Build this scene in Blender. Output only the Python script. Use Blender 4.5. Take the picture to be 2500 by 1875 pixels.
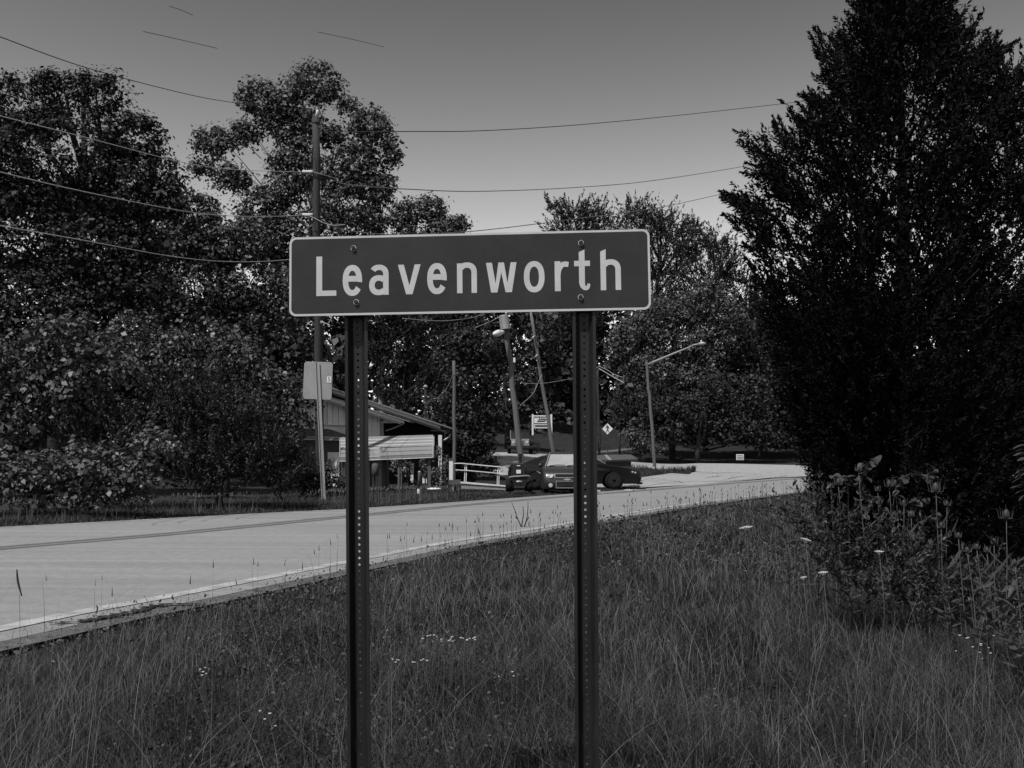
import bpy, bmesh, math, random
import numpy as np
from mathutils import Vector, Matrix
random.seed(7); RNG = np.random.default_rng(7)
R = math.radians
for _o in list(bpy.data.objects): bpy.data.objects.remove(_o)
SC = bpy.context.scene
COL = SC.collection

# ------------------------------------------------------------ camera, sky, sun, exposure
F = 2500 * 35.0 / 36.0            # focal length in photo pixels
PITCH = math.atan(174.5 / F)
EYE = 1.4
cam_d = bpy.data.cameras.new('camera'); cam = bpy.data.objects.new('camera', cam_d); COL.objects.link(cam)
cam_d.lens = 35; cam_d.sensor_width = 36; cam_d.clip_start = 0.05; cam_d.clip_end = 6000
cam.location = (0, 0, EYE); cam.rotation_euler = (R(90) + PITCH, 0, 0)
SC.camera = cam
SUN_DIR = Vector((-0.52, -0.68, 1.35)).normalized()      # towards the sun
SUN_EL = math.asin(SUN_DIR.z); SUN_AZ = math.atan2(SUN_DIR.x, SUN_DIR.y)
world = bpy.data.worlds.new('World'); SC.world = world; world.use_nodes = True
wn = world.node_tree; wn.nodes.clear()
wo = wn.nodes.new('ShaderNodeOutputWorld'); wb = wn.nodes.new('ShaderNodeBackground')
sk = wn.nodes.new('ShaderNodeTexSky'); sk.sky_type = 'NISHITA'; sk.sun_disc = False
sk.sun_elevation = SUN_EL; sk.sun_rotation = SUN_AZ
sk.air_density = 1.0; sk.dust_density = 0.6; sk.ozone_density = 1.0
sep = wn.nodes.new('ShaderNodeSeparateColor')            # black and white film behind a red filter
gm = wn.nodes.new('ShaderNodeMath'); gm.operation = 'POWER'; gm.inputs[1].default_value = 2.9
gk = wn.nodes.new('ShaderNodeMath'); gk.operation = 'MULTIPLY'; gk.inputs[1].default_value = 1.0
wn.links.new(sk.outputs[0], sep.inputs[0]); wn.links.new(sep.outputs[0], gm.inputs[0])
# film shoulder: x / (1 + x / 20)
ga = wn.nodes.new('ShaderNodeMath'); ga.operation = 'MULTIPLY_ADD'; ga.inputs[1].default_value = 1/20; ga.inputs[2].default_value = 1.0
gd = wn.nodes.new('ShaderNodeMath'); gd.operation = 'DIVIDE'
wn.links.new(gm.outputs[0], gk.inputs[0]); wn.links.new(gk.outputs[0], ga.inputs[0]); wn.links.new(gk.outputs[0], gd.inputs[0]); wn.links.new(ga.outputs[0], gd.inputs[1])
wn.links.new(gd.outputs[0], wb.inputs[0])
wb.inputs[1].default_value = 0.062
wn.links.new(wb.outputs[0], wo.inputs[0])
sun_d = bpy.data.lights.new('sun', 'SUN'); sun = bpy.data.objects.new('sun', sun_d); COL.objects.link(sun)
sun_d.energy = 5.0; sun_d.angle = R(0.5); sun_d.color = (1, 1, 1)
sun.rotation_euler = SUN_DIR.to_track_quat('Z', 'Y').to_euler(); sun.location = (-20, -5, 40)
vs = SC.view_settings; vs.view_transform = 'Standard'; vs.look = 'None'; vs.gamma = 1; vs.exposure = 0.28
vs.use_curve_mapping = False

# ------------------------------------------------------------ photo pixel -> place
CP, SP = math.cos(PITCH), math.sin(PITCH)
def ray(px, py):
    u = (px - 1250) / F; v = (937.5 - py) / F
    return u, CP - v * SP, SP + v * CP
def P(px, py, Y):
    x, y, z = ray(px, py); t = Y / y
    return Vector((x * t, Y, EYE + z * t))
# terrain: thin-plate surface through surveyed heights
TP = np.array([(-6,0,-.12),(0,0,-.27),(6,0,-.15),(12,0,-.1),(-3.2,7.5,-.03),(-1.8,12.6,-.03),(1.2,20,-.01),(9.8,36,0),(2,7,-.16),(6,9,-.08),
 (6,16,.08),(9,22,.12),(12,13,.12),(16,26,.12),(30,18,.15),(-10,19,0),(-16,10,0),(-4,22,0),(2,34,0),(18,60,0),(-12,25,0.03),(-25,28,.05),
 (-4,37,0),(-8,40,0),(2,39,0),(6,44,0),(-15,44,.1),(-30,44,.4),(-3,52,.28),(3,55,.25),(.9,73,1.52),(-2,73,1.5),(5,80,1.35),(8,86,1.1),(11,78,.02),
 (8,60,.05),(6.8,112,5.2),(0,112,5.4),(-8,95,3.2),(10,108,4.1),(13,96,.85),(20,93,.6),(28,90,.5),(16,106,1.9),(26,104,1.3),(40,95,1.0),
 (36,60,.2),(60,60,.5),(-30,90,3),(-60,60,2),(-60,10,.5),(60,10,.6),(0,150,8),(50,150,5),(-50,150,6),(0,-15,-.3),(-40,-15,0),(40,-15,.2)], float)
def _tps(x, y, c):
    x = np.asarray(x, float); y = np.asarray(y, float)
    r2 = (x[..., None] - c[:, 0]) ** 2 + (y[..., None] - c[:, 1]) ** 2
    return np.sqrt(r2 + 4.0)
_A = _tps(TP[:, 0], TP[:, 1], TP); _n = len(TP)
_M = np.zeros((_n + 1, _n + 1)); _M[:_n, :_n] = _A; _M[_n, :_n] = 1; _M[:_n, _n] = 1
_W = np.linalg.solve(_M, np.append(TP[:, 2], 0))
def terr(x, y):
    x = np.asarray(x, float); y = np.asarray(y, float)
    xc = np.clip(x, -70, 70); yc = np.clip(y, -15, 165)
    return _tps(xc, yc, TP) @ _W[:_n] + _W[_n]
def tz(x, y): return float(terr(np.array([x]), np.array([y]))[0])
def G(px, py, y0=3.5):
    u, v, w = ray(px, py)
    Y = np.concatenate([np.arange(y0, 60, .05), np.arange(60, 165, .1)])
    t = Y / v; X = u * t; Z = EYE + w * t
    below = np.nonzero(Z <= terr(X, Y))[0]
    i = below[0] if len(below) else len(Y) - 1
    return Vector((X[i], Y[i], tz(X[i], Y[i])))
def onground(px, Y, dz=0.0):
    x = (px - 1250) / F * Y / CP
    return Vector((x, Y, tz(x, Y) + dz))

# ------------------------------------------------------------ materials (grey: the photograph is black and white)
def mat(name, v, rough=.7, var=.0, scale=5.0, metal=0.0, bump=0.0, spec=.2, island=0.0, transl=0.0, stretch=None, grime=0.0, streak=0.0):
    v = v * .60                      # film density: every surface of the print on one scale
    m = bpy.data.materials.new(name); m.use_nodes = True; nt = m.node_tree; N = nt.nodes; L = nt.links
    b = N['Principled BSDF']; b.inputs['Roughness'].default_value = rough; b.inputs['Metallic'].default_value = metal
    b.inputs['Specular IOR Level'].default_value = spec
    tc = N.new('ShaderNodeTexCoord'); src = tc.outputs['Object']
    if stretch:
        mp = N.new('ShaderNodeMapping'); mp.inputs['Scale'].default_value = stretch; L.new(src, mp.inputs[0]); src = mp.outputs[0]
    cur = N.new('ShaderNodeValue'); cur.outputs[0].default_value = v; out = cur.outputs[0]
    def mul(a, f):
        q = N.new('ShaderNodeMath'); q.operation = 'MULTIPLY'; L.new(a, q.inputs[0]); L.new(f, q.inputs[1]); return q.outputs[0]
    nz = None
    if var or bump:
        nz = N.new('ShaderNodeTexNoise'); nz.inputs['Scale'].default_value = scale; nz.inputs['Detail'].default_value = 6
        nz.inputs['Roughness'].default_value = .65; L.new(src, nz.inputs['Vector'])
    if var:
        mr = N.new('ShaderNodeMapRange'); mr.inputs[1].default_value = .3; mr.inputs[2].default_value = .7
        mr.inputs[3].default_value = 1 - var; mr.inputs[4].default_value = 1 + var; L.new(nz.outputs[0], mr.inputs[0]); out = mul(out, mr.outputs[0])
    if grime:
        n2 = N.new('ShaderNodeTexNoise'); n2.inputs['Scale'].default_value = scale * .13; n2.inputs['Detail'].default_value = 3; L.new(src, n2.inputs['Vector'])
        mr = N.new('ShaderNodeMapRange'); mr.inputs[1].default_value = .35; mr.inputs[2].default_value = .65
        mr.inputs[3].default_value = 1 - grime; mr.inputs[4].default_value = 1 + grime * .5; L.new(n2.outputs[0], mr.inputs[0]); out = mul(out, mr.outputs[0])
    if streak:
        mp2 = N.new('ShaderNodeMapping'); mp2.inputs['Rotation'].default_value = (0, 0, R(-62)); mp2.inputs['Scale'].default_value = (.10, 2.2, 1); L.new(tc.outputs['Object'], mp2.inputs[0])
        n3 = N.new('ShaderNodeTexNoise'); n3.inputs['Scale'].default_value = 1.0; n3.inputs['Detail'].default_value = 5; L.new(mp2.outputs[0], n3.inputs['Vector'])
        mr = N.new('ShaderNodeMapRange'); mr.inputs[1].default_value = .35; mr.inputs[2].default_value = .65
        mr.inputs[3].default_value = 1 - streak; mr.inputs[4].default_value = 1 + streak*.6; L.new(n3.outputs[0], mr.inputs[0]); out = mul(out, mr.outputs[0])
    if island:
        gi = N.new('ShaderNodeNewGeometry')
        mr = N.new('ShaderNodeMapRange'); mr.inputs[3].default_value = 1 - island; mr.inputs[4].default_value = 1 + island
        L.new(gi.outputs['Random Per Island'], mr.inputs[0]); out = mul(out, mr.outputs[0])
    cc = N.new('ShaderNodeCombineColor')
    for i in range(3): L.new(out, cc.inputs[i])
    L.new(cc.outputs[0], b.inputs['Base Color'])
    if bump:
        bp = N.new('ShaderNodeBump'); bp.inputs['Strength'].default_value = bump; bp.inputs['Distance'].default_value = .02
        L.new(nz.outputs[0], bp.inputs['Height']); L.new(bp.outputs[0], b.inputs['Normal'])
    if transl:
        t = N.new('ShaderNodeBsdfTranslucent'); L.new(cc.outputs[0], t.inputs[0])
        mx = N.new('ShaderNodeMixShader'); mx.inputs[0].default_value = transl
        o = [n for n in N if n.type == 'OUTPUT_MATERIAL'][0]
        L.new(b.outputs[0], mx.inputs[1]); L.new(t.outputs[0], mx.inputs[2]); L.new(mx.outputs[0], o.inputs[0])
    return m
M = {}
M['soil'] = mat('soil', .02, .95, .5, 3.0, bump=.5, grime=.4)
M['lawn'] = mat('lawn', 0.022, .95, .35, 9.0, bump=.6, grime=.35)
M['asphalt'] = mat('asphalt', .27, .92, .22, 70, bump=.25, grime=.10, stretch=(1, .8, 1), streak=.14)
M['lot'] = mat('worn_asphalt', .36, .9, .12, 30, bump=.25, grime=.2)
M['gravel'] = mat('gravel', .13, .95, .45, 45, bump=.8, grime=.3)
M['linewhite'] = mat('road_paint', .40, .8, .25, 30, grime=.3)
M['linedark'] = mat('road_paint_worn', .15, .8, .18, 14, grime=.15)
M['crack'] = mat('crack', .018, .95, .3, 20)
M['signface'] = mat('sign_sheeting', .034, .5, .10, 40, spec=0.15, grime=.16)
M['signwhite'] = mat('reflective_white', .56, .45, .05, 80, spec=0.1, grime=.07)
M['galv'] = mat('galvanized_steel', .019, .45, .40, 14, metal=.1, bump=.05, spec=0.25, stretch=(6, 6, .7), grime=.25)
M['galv2'] = mat('dull_lid', .085, .6, .2, 5)
M['bolt'] = mat('bolt_steel', .025, .4, .2, 60)
M['washer'] = mat('washer', .6, .4, .1, 60, metal=.3)
M['alu'] = mat('aluminium', .36, .5, .08, 12, metal=.3, grime=.12)
M['alupost'] = mat('post_zinc', .38, .6, .15, 20, metal=.2)
M['pole'] = mat('creosoted_wood', .042, .85, .35, 6, bump=.4, stretch=(5, 5, .35), grime=.2)
M['palepole'] = mat('weathered_wood', .13, .8, .3, 6, bump=.4, stretch=(5, 5, .35), grime=.2)
M['wire'] = mat('wire', .45, .6)
M['wiredark'] = mat('wire_dark', .05, .6)
M['wiremid'] = mat('wire_grey', .16, .6)
M['porcelain'] = mat('porcelain', .55, .3)
M['whitepaint'] = mat('white_paint', .78, .6, .08, 8, grime=.15)
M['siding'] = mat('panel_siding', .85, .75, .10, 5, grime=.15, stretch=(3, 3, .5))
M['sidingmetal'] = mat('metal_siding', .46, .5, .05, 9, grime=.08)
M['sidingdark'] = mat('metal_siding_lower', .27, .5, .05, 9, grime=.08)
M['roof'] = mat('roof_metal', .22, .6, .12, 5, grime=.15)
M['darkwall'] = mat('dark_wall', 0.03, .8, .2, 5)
M['darkwood'] = mat('brown_boards', .09, .8, .25, 6)  # one even dark tone for boards and small fittings
M['glass'] = mat('car_glass', 0.02, .08, spec=0.5)
M['windscreen'] = mat('windscreen', .36, .12, .15, 2, spec=.9)
M['blackpaint'] = mat('black_car_paint', .010, .12, spec=.22)
M['greypaint'] = mat('grey_car_paint', 0.05, .3, metal=.3, spec=0.4)
M['rubber'] = mat('rubber', 0.012, .85, spec=0.1)
M['rim'] = mat('rim', .03, .5, metal=.4)
M['chrome'] = mat('chrome', .75, .2, metal=.7)
M['lamp'] = mat('lamp_glass', .55, .15, spec=.8)
M['blackplastic'] = mat('black_plastic', .02, .5)
M['print'] = mat('dark_print', .04, .7)
M['concrete'] = mat('concrete', .33, .9, .2, 12, bump=.4, grime=.2)
M['barkdark'] = mat('bark_dark', .02, .95, .4, 9)
M['bark'] = mat('bark', .035, .9, .4, 9, bump=.6, stretch=(3, 3, .5))
M['barkpale'] = mat('bark_pale', .26, .9, .3, 9, bump=.5, stretch=(3, 3, .5))
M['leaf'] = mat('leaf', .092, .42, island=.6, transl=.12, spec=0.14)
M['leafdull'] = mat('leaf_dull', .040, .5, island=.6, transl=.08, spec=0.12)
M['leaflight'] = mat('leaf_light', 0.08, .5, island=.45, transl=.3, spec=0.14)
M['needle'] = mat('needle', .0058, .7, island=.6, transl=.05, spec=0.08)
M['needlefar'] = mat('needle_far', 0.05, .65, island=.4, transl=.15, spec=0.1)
M['grassm'] = mat('grass_blade', .056, .5, 0, 7, grime=.5, island=.85, transl=.15, spec=0.12)
M['straw'] = mat('straw', .17, .7, island=.4, transl=.2)
M['seed'] = mat('seed_head', 0.04, .8, island=.4)
M['weed'] = mat('weed_leaf', .058, .5, island=.4, transl=.25, spec=0.2)
M['weedstem'] = mat('weed_stem', .09, .7)
M['petal'] = mat('petal', 0.6, .7, island=.15, transl=.3)

# ------------------------------------------------------------ helpers
def mesh(name, V, Fc, m=None, smooth=False):
    me = bpy.data.meshes.new(name); me.from_pydata([tuple(v) for v in V], [], [tuple(f) for f in Fc])
    if m: me.materials.append(m if not isinstance(m, str) else M[m])
    if smooth: me.polygons.foreach_set('use_smooth', [True] * len(me.polygons))
    me.update(); return me
def link(name, me, parent=None):
    o = bpy.data.objects.new(name, me); COL.objects.link(o)
    if parent is not None: o.parent = parent
    return o
def tag(o, label, cat, group=None):
    o['label'] = label; o['category'] = cat
    if group: o['group'] = group
    return o
def thing(name, label, cat, loc=(0, 0, 0), rz=0.0, group=None):
    o = bpy.data.objects.new(name, None); o.empty_display_size = .1; COL.objects.link(o)
    o.location = loc; o.rotation_euler = (0, 0, rz); return tag(o, label, cat, group)
def localize(me, loc):
    me.transform(Matrix.Translation(-Vector(loc))); return me
class B:
    """collects shapes for one mesh"""
    def __init__(s): s.V = []; s.F = []
    def add(s, V, Fc):
        n = len(s.V); s.V += [Vector(v) for v in V]; s.F += [tuple(i + n for i in f) for f in Fc]; return s
    def box(s, a, b):
        x0, y0, z0 = a; x1, y1, z1 = b
        return s.add([(x0,y0,z0),(x1,y0,z0),(x1,y1,z0),(x0,y1,z0),(x0,y0,z1),(x1,y0,z1),(x1,y1,z1),(x0,y1,z1)],
                     [(0,3,2,1),(4,5,6,7),(0,1,5,4),(1,2,6,5),(2,3,7,6),(3,0,4,7)])
    def prism(s, poly, vec):
        n = len(poly); vec = Vector(vec); V = [Vector(p) for p in poly]; V += [v + vec for v in V]
        return s.add(V, [tuple(range(n)), tuple(range(2*n-1, n-1, -1))] + [(i, i+n, (i+1) % n + n, (i+1) % n) for i in range(n)])
    def tube(s, pts, rad, k=8, cap=True):
        pts = [Vector(p) for p in pts]; n = len(pts)
        if not hasattr(rad, '__len__'): rad = [rad] * n
        V = []; prev = None
        for i, p in enumerate(pts):
            d = (pts[min(i+1, n-1)] - pts[max(i-1, 0)]).normalized()
            if prev is None:
                a = d.cross(Vector((0, 0, 1)) if abs(d.z) < .9 else Vector((1, 0, 0))).normalized()
            else:
                a = (prev - d * prev.dot(d)).normalized()
            prev = a; b = d.cross(a)
            for j in range(k):
                t = 2 * math.pi * j / k; V.append(p + (a * math.cos(t) + b * math.sin(t)) * rad[i])
        Fc = []
        for i in range(n - 1):
            for j in range(k): Fc.append((i*k+j, i*k+(j+1) % k, (i+1)*k+(j+1) % k, (i+1)*k+j))
        if cap: Fc += [tuple(range(k-1, -1, -1)), tuple(range((n-1)*k, n*k))]
        return s.add(V, Fc)
    def lathe(s, prof, c=(0, 0, 0), axis='z', k=16):
        V = []; n = len(prof)
        for r, h in prof:
            for j in range(k):
                t = 2 * math.pi * j / k; a, b = r * math.cos(t), r * math.sin(t)
                V.append(Vector((a, b, h) if axis == 'z' else ((a, h, b) if axis == 'y' else (h, a, b))) + Vector(c))
        Fc = []
        for i in range(n - 1):
            for j in range(k): Fc.append((i*k+j, i*k+(j+1) % k, (i+1)*k+(j+1) % k, (i+1)*k+j))
        Fc += [tuple(range(k-1, -1, -1)), tuple(range((n-1)*k, n*k))]
        return s.add(V, Fc)
    def build(s, name, m, parent=None, smooth=False, loc=None):
        me = mesh(name, s.V, s.F, m, smooth)
        bm = bmesh.new(); bm.from_mesh(me); bmesh.ops.recalc_face_normals(bm, faces=bm.faces); bm.to_mesh(me); bm.free()
        if loc is not None: localize(me, loc)
        o = link(name, me, parent)
        if loc is not None and parent is None: o.location = loc
        return o
def slab(pts, Y, depth, b=None):
    """picture-outline polygon standing at distance Y, extruded away from the road"""
    b = b or B(); return b.prism([P(x, y, Y) for x, y in pts], (0, depth, 0))
def rect(x0, y0, x1, y1): return [(x0, y0), (x1, y0), (x1, y1), (x0, y1)]
def grid_mesh(name, A, Bp, na, nb, off, m):
    """sheet between two plan polylines, draped on the terrain"""
    def res(L, n):
        L = np.array([(p[0], p[1]) for p in L]); d = np.r_[0, np.cumsum(np.hypot(*np.diff(L, axis=0).T))]
        t = np.linspace(0, d[-1], n); return np.c_[np.interp(t, d, L[:, 0]), np.interp(t, d, L[:, 1])]
    a = res(A, na); c = res(Bp, na); V = []
    t = np.linspace(0, 1, nb)[None, :, None]
    XY = a[:, None, :] * (1 - t) + c[:, None, :] * t
    Z = terr(XY[..., 0], XY[..., 1]) + off
    V = np.concatenate([XY, Z[..., None]], -1).reshape(-1, 3)
    Fc = [(i*nb+j, i*nb+j+1, (i+1)*nb+j+1, (i+1)*nb+j) for i in range(na-1) for j in range(nb-1)]
    me = mesh(name, V.tolist(), Fc, m, True)
    bm = bmesh.new(); bm.from_mesh(me); bmesh.ops.recalc_face_normals(bm, faces=bm.faces)
    if sum(f.normal.z for f in bm.faces) < 0: bmesh.ops.reverse_faces(bm, faces=bm.faces)
    bm.to_mesh(me); bm.free(); return me
def smooth_line(pts, n=24):
    """Catmull-Rom through points"""
    p = [Vector(q) for q in pts]; p = [p[0] * 2 - p[1]] + p + [p[-1] * 2 - p[-2]]; out = []
    for i in range(1, len(p) - 2):
        for k in range(n):
            t = k / n; a, b, c, d = p[i-1], p[i], p[i+1], p[i+2]
            out.append(.5 * ((2*b) + (c-a)*t + (2*a-5*b+4*c-d)*t*t + (3*b-a-3*c+d)*t**3))
    out.append(p[-2]); return out
def structure(o): o['kind'] = 'structure'; return o
def text_mesh(s, size, name, m, depth=.001):
    cu = bpy.data.curves.new(name, 'FONT'); cu.body = s; cu.size = size; cu.align_x = 'CENTER'; cu.align_y = 'CENTER'; cu.extrude = depth
    ob = bpy.data.objects.new(name, cu); COL.objects.link(ob)
    dg = bpy.context.evaluated_depsgraph_get(); me = bpy.data.meshes.new_from_object(ob.evaluated_get(dg)); me.name = name
    bpy.data.objects.remove(ob); me.materials.clear(); me.materials.append(M[m]); return me
# ------------------------------------------------------------ ground
def make_ground():
    xs = np.r_[[-2500, -900, -350, -160], np.arange(-100, 101, 1.0), [160, 350, 900, 2500]]
    ys = np.r_[[-2500, -600, -120, -40], np.arange(-16, 170, 1.0), [230, 420, 1000, 3500]]
    X, Y = np.meshgrid(xs, ys); Z = terr(X, Y) - .02
    V = np.stack([X, Y, Z], -1).reshape(-1, 3); nx = len(xs)
    i, j = np.meshgrid(np.arange(len(ys)-1), np.arange(nx-1), indexing='ij'); a = (i*nx + j).ravel()
    Fc = np.stack([a, a+1, a+nx+1, a+nx], 1)
    me = mesh('ground', V.tolist(), Fc.tolist(), 'lawn', True); structure(link('ground', me))
make_ground()
NEAR = [(0,1552),(210,1506),(420,1466),(640,1422),(841,1382),(1100,1329),(1398,1281),(1640,1240),(1900,1206),(2200,1178),(2500,1160)]
FARE = [(0,1292),(210,1281),(420,1269),(640,1257),(841,1247),(1100,1230),(1398,1208),(1640,1190),(1900,1169),(2200,1154),(2500,1144)]
CENT = [(0,1344),(420,1308),(841,1265),(1100,1239),(1398,1213),(1640,1194),(1900,1173),(2200,1157),(2500,1147)]
gn = [G(x, y) for x, y in NEAR]; gf = [G(x, y) for x, y in FARE]; gc = [G(x, y + .01) for x, y in CENT]
for _L in (gn, gf, gc):
    _d = (_L[0] - _L[2]).normalized(); _L.insert(0, _L[0] + _d * 14)
def offset(L, d):
    out = []
    for i, p in enumerate(L):
        t = (L[min(i+1, len(L)-1)] - L[max(i-1, 0)]); t.z = 0; t.normalize()
        out.append(Vector((p.x - t.y * d, p.y + t.x * d, 0)))
    return out
gnw = offset(gn, -.36)
structure(link('road', grid_mesh('road', gnw, offset(gf, .08), 220, 14, .030, 'asphalt')))
structure(link('road_edge_line', grid_mesh('road_edge_line', offset(gn, -.04), offset(gn, .16), 260, 3, .036, 'linewhite')))
structure(link('far_edge_line', grid_mesh('far_edge_line', offset(gf, -.12), offset(gf, .04), 220, 3, .036, 'linewhite')))
structure(link('centre_line', grid_mesh('centre_line', offset(gc, -.26), offset(gc, -.06), 220, 3, .036, 'linedark')))
structure(link('centre_line', grid_mesh('centre_line', offset(gc, .08), offset(gc, .24), 220, 3, .036, 'linedark')))
# gravel shoulder on the near side
structure(link('gravel_shoulder', grid_mesh('gravel_shoulder', offset(gn, -.62), offset(gn, -.30), 220, 4, .027, 'gravel')))
# side street, car park and the road that climbs the hill behind the cars
TOPL = [(1150,1106),(1225,1105),(1330,1109),(1440,1120),(1530,1127),(1700,1131.5),(1950,1136),(2200,1141),(2500,1144)]
BOTL = [(1225,1165),(1262,1183),(1330,1191),(1440,1193),(1530,1193),(1700,1184),(1950,1164),(2200,1153),(2500,1145)]
gt = [G(x, y) for x, y in TOPL]; gb = [G(x, y) for x, y in BOTL]
structure(link('side_street', grid_mesh('side_street', gb, gt, 130, 60, .022, 'lot')))
# white painted edge stripe round the car park nose
nose = [G(*q) for q in [(1560,1190),(1640,1178),(1760,1176),(1830,1170),(1864,1162),(1850,1158),(1790,1155),(1700,1153.5)]]
nose = smooth_line(nose, 8)
structure(link('lot_edge_line', grid_mesh('lot_edge_line', offset(nose, -.10), offset(nose, .10), 120, 2, .034, 'linewhite')))
# grass island with the street lamp
isl_t = [G(*q) for q in [(1440,1146),(1560,1147.5),(1620,1147),(1690,1149),(1697,1152)]]
isl_b = [G(*q) for q in [(1440,1172),(1560,1166.5),(1620,1159),(1690,1154),(1697,1153)]]
structure(link('grass_island', grid_mesh('grass_island', isl_b, isl_t, 40, 8, .05, 'lawn')))
# pale path that climbs the far lawn
structure(link('far_path', grid_mesh('far_path', [G(*q) for q in [(1400,1110),(1470,1106),(1560,1097),(1590,1093)]],
    [G(*q) for q in [(1400,1104),(1470,1101),(1560,1093),(1590,1091)]], 30, 3, .04, 'gravel')))
# cracks
def crack(pts, w, label):
    L = smooth_line([G(*q) for q in pts], 14); L = [p + Vector((random.gauss(0, w*.5), random.gauss(0, w*.7), 0)) for p in L]
    n = len(L); wd = [w * (.25 + .75 * math.sin(math.pi * i / (n-1))) * random.uniform(.6, 1.3) for i in range(n)]
    V = []; 
    for i, p in enumerate(L):
        t = (L[min(i+1, n-1)] - L[max(i-1, 0)]).normalized(); s = Vector((-t.y, t.x, 0)) * wd[i] * .5
        for q in (p - s, p + s): V.append((q.x, q.y, tz(q.x, q.y) + .044))
    structure(link('road_crack', mesh('road_crack', V, [(2*i, 2*i+1, 2*i+3, 2*i+2) for i in range(n-1)], 'crack')))
crack([(122,1536),(200,1531),(262,1519),(330,1505),(380,1490),(440,1486),(484,1486)], .075, '')
crack([(330,1506),(350,1500),(372,1494),(404,1487)], .05, '')
for pts, w in [([(1575,1172),(1600,1170),(1630,1173)], .10), ([(1580,1176),(1612,1175),(1650,1176),(1668,1181)], .09), ([(1590,1181),(1630,1182),(1672,1183)], .08),
               ([(1720,1168),(1750,1164),(1790,1162)], .10), ([(1700,1158),(1740,1157),(1790,1159)], .10), ([(1770,1172),(1800,1166),(1850,1163)], .09),
               ([(1720,1176),(1780,1174),(1850,1170)], .08), ([(1880,1166),(1915,1163),(1955,1161)], .12)]:
    crack(pts, w, '')

# ------------------------------------------------------------ the town sign
SY = 3.78
PL = P(706.5, 676, 3.82); PR = P(1587.5, 657, 3.74)
W_, H_ = (PR - PL).length, .3048 * (PR - PL).length / 1.3716
ex = (PR - PL).normalized(); vup = (P(706, 578, 3.82) - P(707, 774, 3.82)).normalized()
ey = (vup - ex * vup.dot(ex)).normalized(); ez = ex.cross(ey)       # ez towards the camera
SC0 = (PL + PR) / 2; MS = Matrix((ex, ey, ez)).transposed().to_4x4()
sign = thing('town_sign', 'wide dark sign reading Leavenworth in pale letters on two perforated steel posts', 'sign', (SC0.x, SC0.y, tz(SC0.x, SC0.y)))
SB = Vector(sign.location)
def sgn(name, b, m, parent=sign, origin=(0, 0, 0)):
    """b in sign space (u right, v up, w towards camera); the object sits in sign space too"""
    me = mesh(name, b.V, b.F, m); bm = bmesh.new(); bm.from_mesh(me); bmesh.ops.recalc_face_normals(bm, faces=bm.faces); bm.to_mesh(me); bm.free()
    o = link(name, me, parent)
    if parent is sign: o.matrix_local = Matrix.Translation(SC0 - SB) @ MS
    return o
def rrect(w, h, r, k=8):
    out = []
    for cx, cy, a0 in ((w/2-r, h/2-r, 0), (-w/2+r, h/2-r, 90), (-w/2+r, -h/2+r, 180), (w/2-r, -h/2+r, 270)):
        for i in range(k+1):
            a = R(a0 + 90*i/k); out.append((cx + r*math.cos(a), cy + r*math.sin(a)))
    return out
o1 = rrect(W_, H_, .027); o2 = rrect(W_-.0165, H_-.0165, .020)
panel = sgn('panel', B().prism([(x, y, -.003) for x, y in o1], (0, 0, .003)), 'signface')
b = B(); n = len(o1)
b.add([(x, y, .0004) for x, y in o1] + [(x, y, .0004) for x, y in o2], [(i, (i+1) % n, n+(i+1) % n, n+i) for i in range(n)])
sgn('border', b, 'signwhite')
U = W_ / 2074.0
BASE = -H_/2 + 115*U
class Let:
    def __init__(s, x): s.x = x; s.V = []; s.F = []; s.k = 0
    def T(s, x, y): return ((x + s.x - 62)*U - W_/2, BASE + y*U, .0005 + s.k*.00012)
    def poly(s, pts):
        n = len(s.V); s.V += [s.T(*p) for p in pts]; s.F.append(tuple(range(n, n+len(pts)))); s.k += 1; return s
    def rib(s, A, Bq):
        n = len(s.V); m = len(A)
        for a, c in zip(A, Bq): s.V += [s.T(*a), s.T(*c)]
        s.F += [(n+2*i, n+2*i+1, n+2*i+3, n+2*i+2) for i in range(m-1)]; s.k += 1; return s
    def ring(s, c, o, i_, a0, a1, e=2.25, k=40):
        def sup(rx, ry, a):
            ca, sa = math.cos(a), math.sin(a)
            return (c[0] + rx*math.copysign(abs(ca)**(2/e), ca), c[1] + ry*math.copysign(abs(sa)**(2/e), sa))
        an = [R(a0 + (a1-a0)*j/k) for j in range(k+1)]
        return s.rib([sup(o[0], o[1], a) for a in an], [sup(i_[0], i_[1], a) for a in an])
    def stroke(s, pts, w0, w1):
        L = smooth_line([(x, y, 0) for x, y in pts], 8); n = len(L); A = []; C = []
        for i, p in enumerate(L):
            t = (L[min(i+1, n-1)] - L[max(i-1, 0)]).normalized(); w = (w0 + (w1-w0)*i/(n-1))/2
            A.append((p.x - t.y*w, p.y + t.x*w)); C.append((p.x + t.y*w, p.y - t.x*w))
        return s.rib(A, C)
    def rect(s, x0, y0, x1, y1): return s.poly([(x0, y0), (x1, y0), (x1, y1), (x0, y1)])
    def done(s):
        bb = B(); bb.V = [Vector(v) for v in s.V]; bb.F = s.F
        me = mesh('letter', bb.V, bb.F, 'signwhite'); bm = bmesh.new(); bm.from_mesh(me)
        for f in bm.faces:
            f.normal_update()
            if f.normal.z < 0: f.normal_flip()
        bm.to_mesh(me); bm.free(); o = link('letter', me, sign); o.matrix_local = Matrix.Translation(SC0 - SB) @ MS
def e_(x): Let(x).ring((56.5,87),(56.5,90),(24,56),-6,326).rect(31,80,80,113).done()
Let(220).poly([(0,0),(117,0),(117,31),(34,31),(34,230),(0,230)]).done()
e_(374)
Let(528).rect(81,0,113,122).ring((57,117),(56,58),(25,27),0,146).ring((56,56),(56,58),(24,26),40,322).done()
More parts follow.
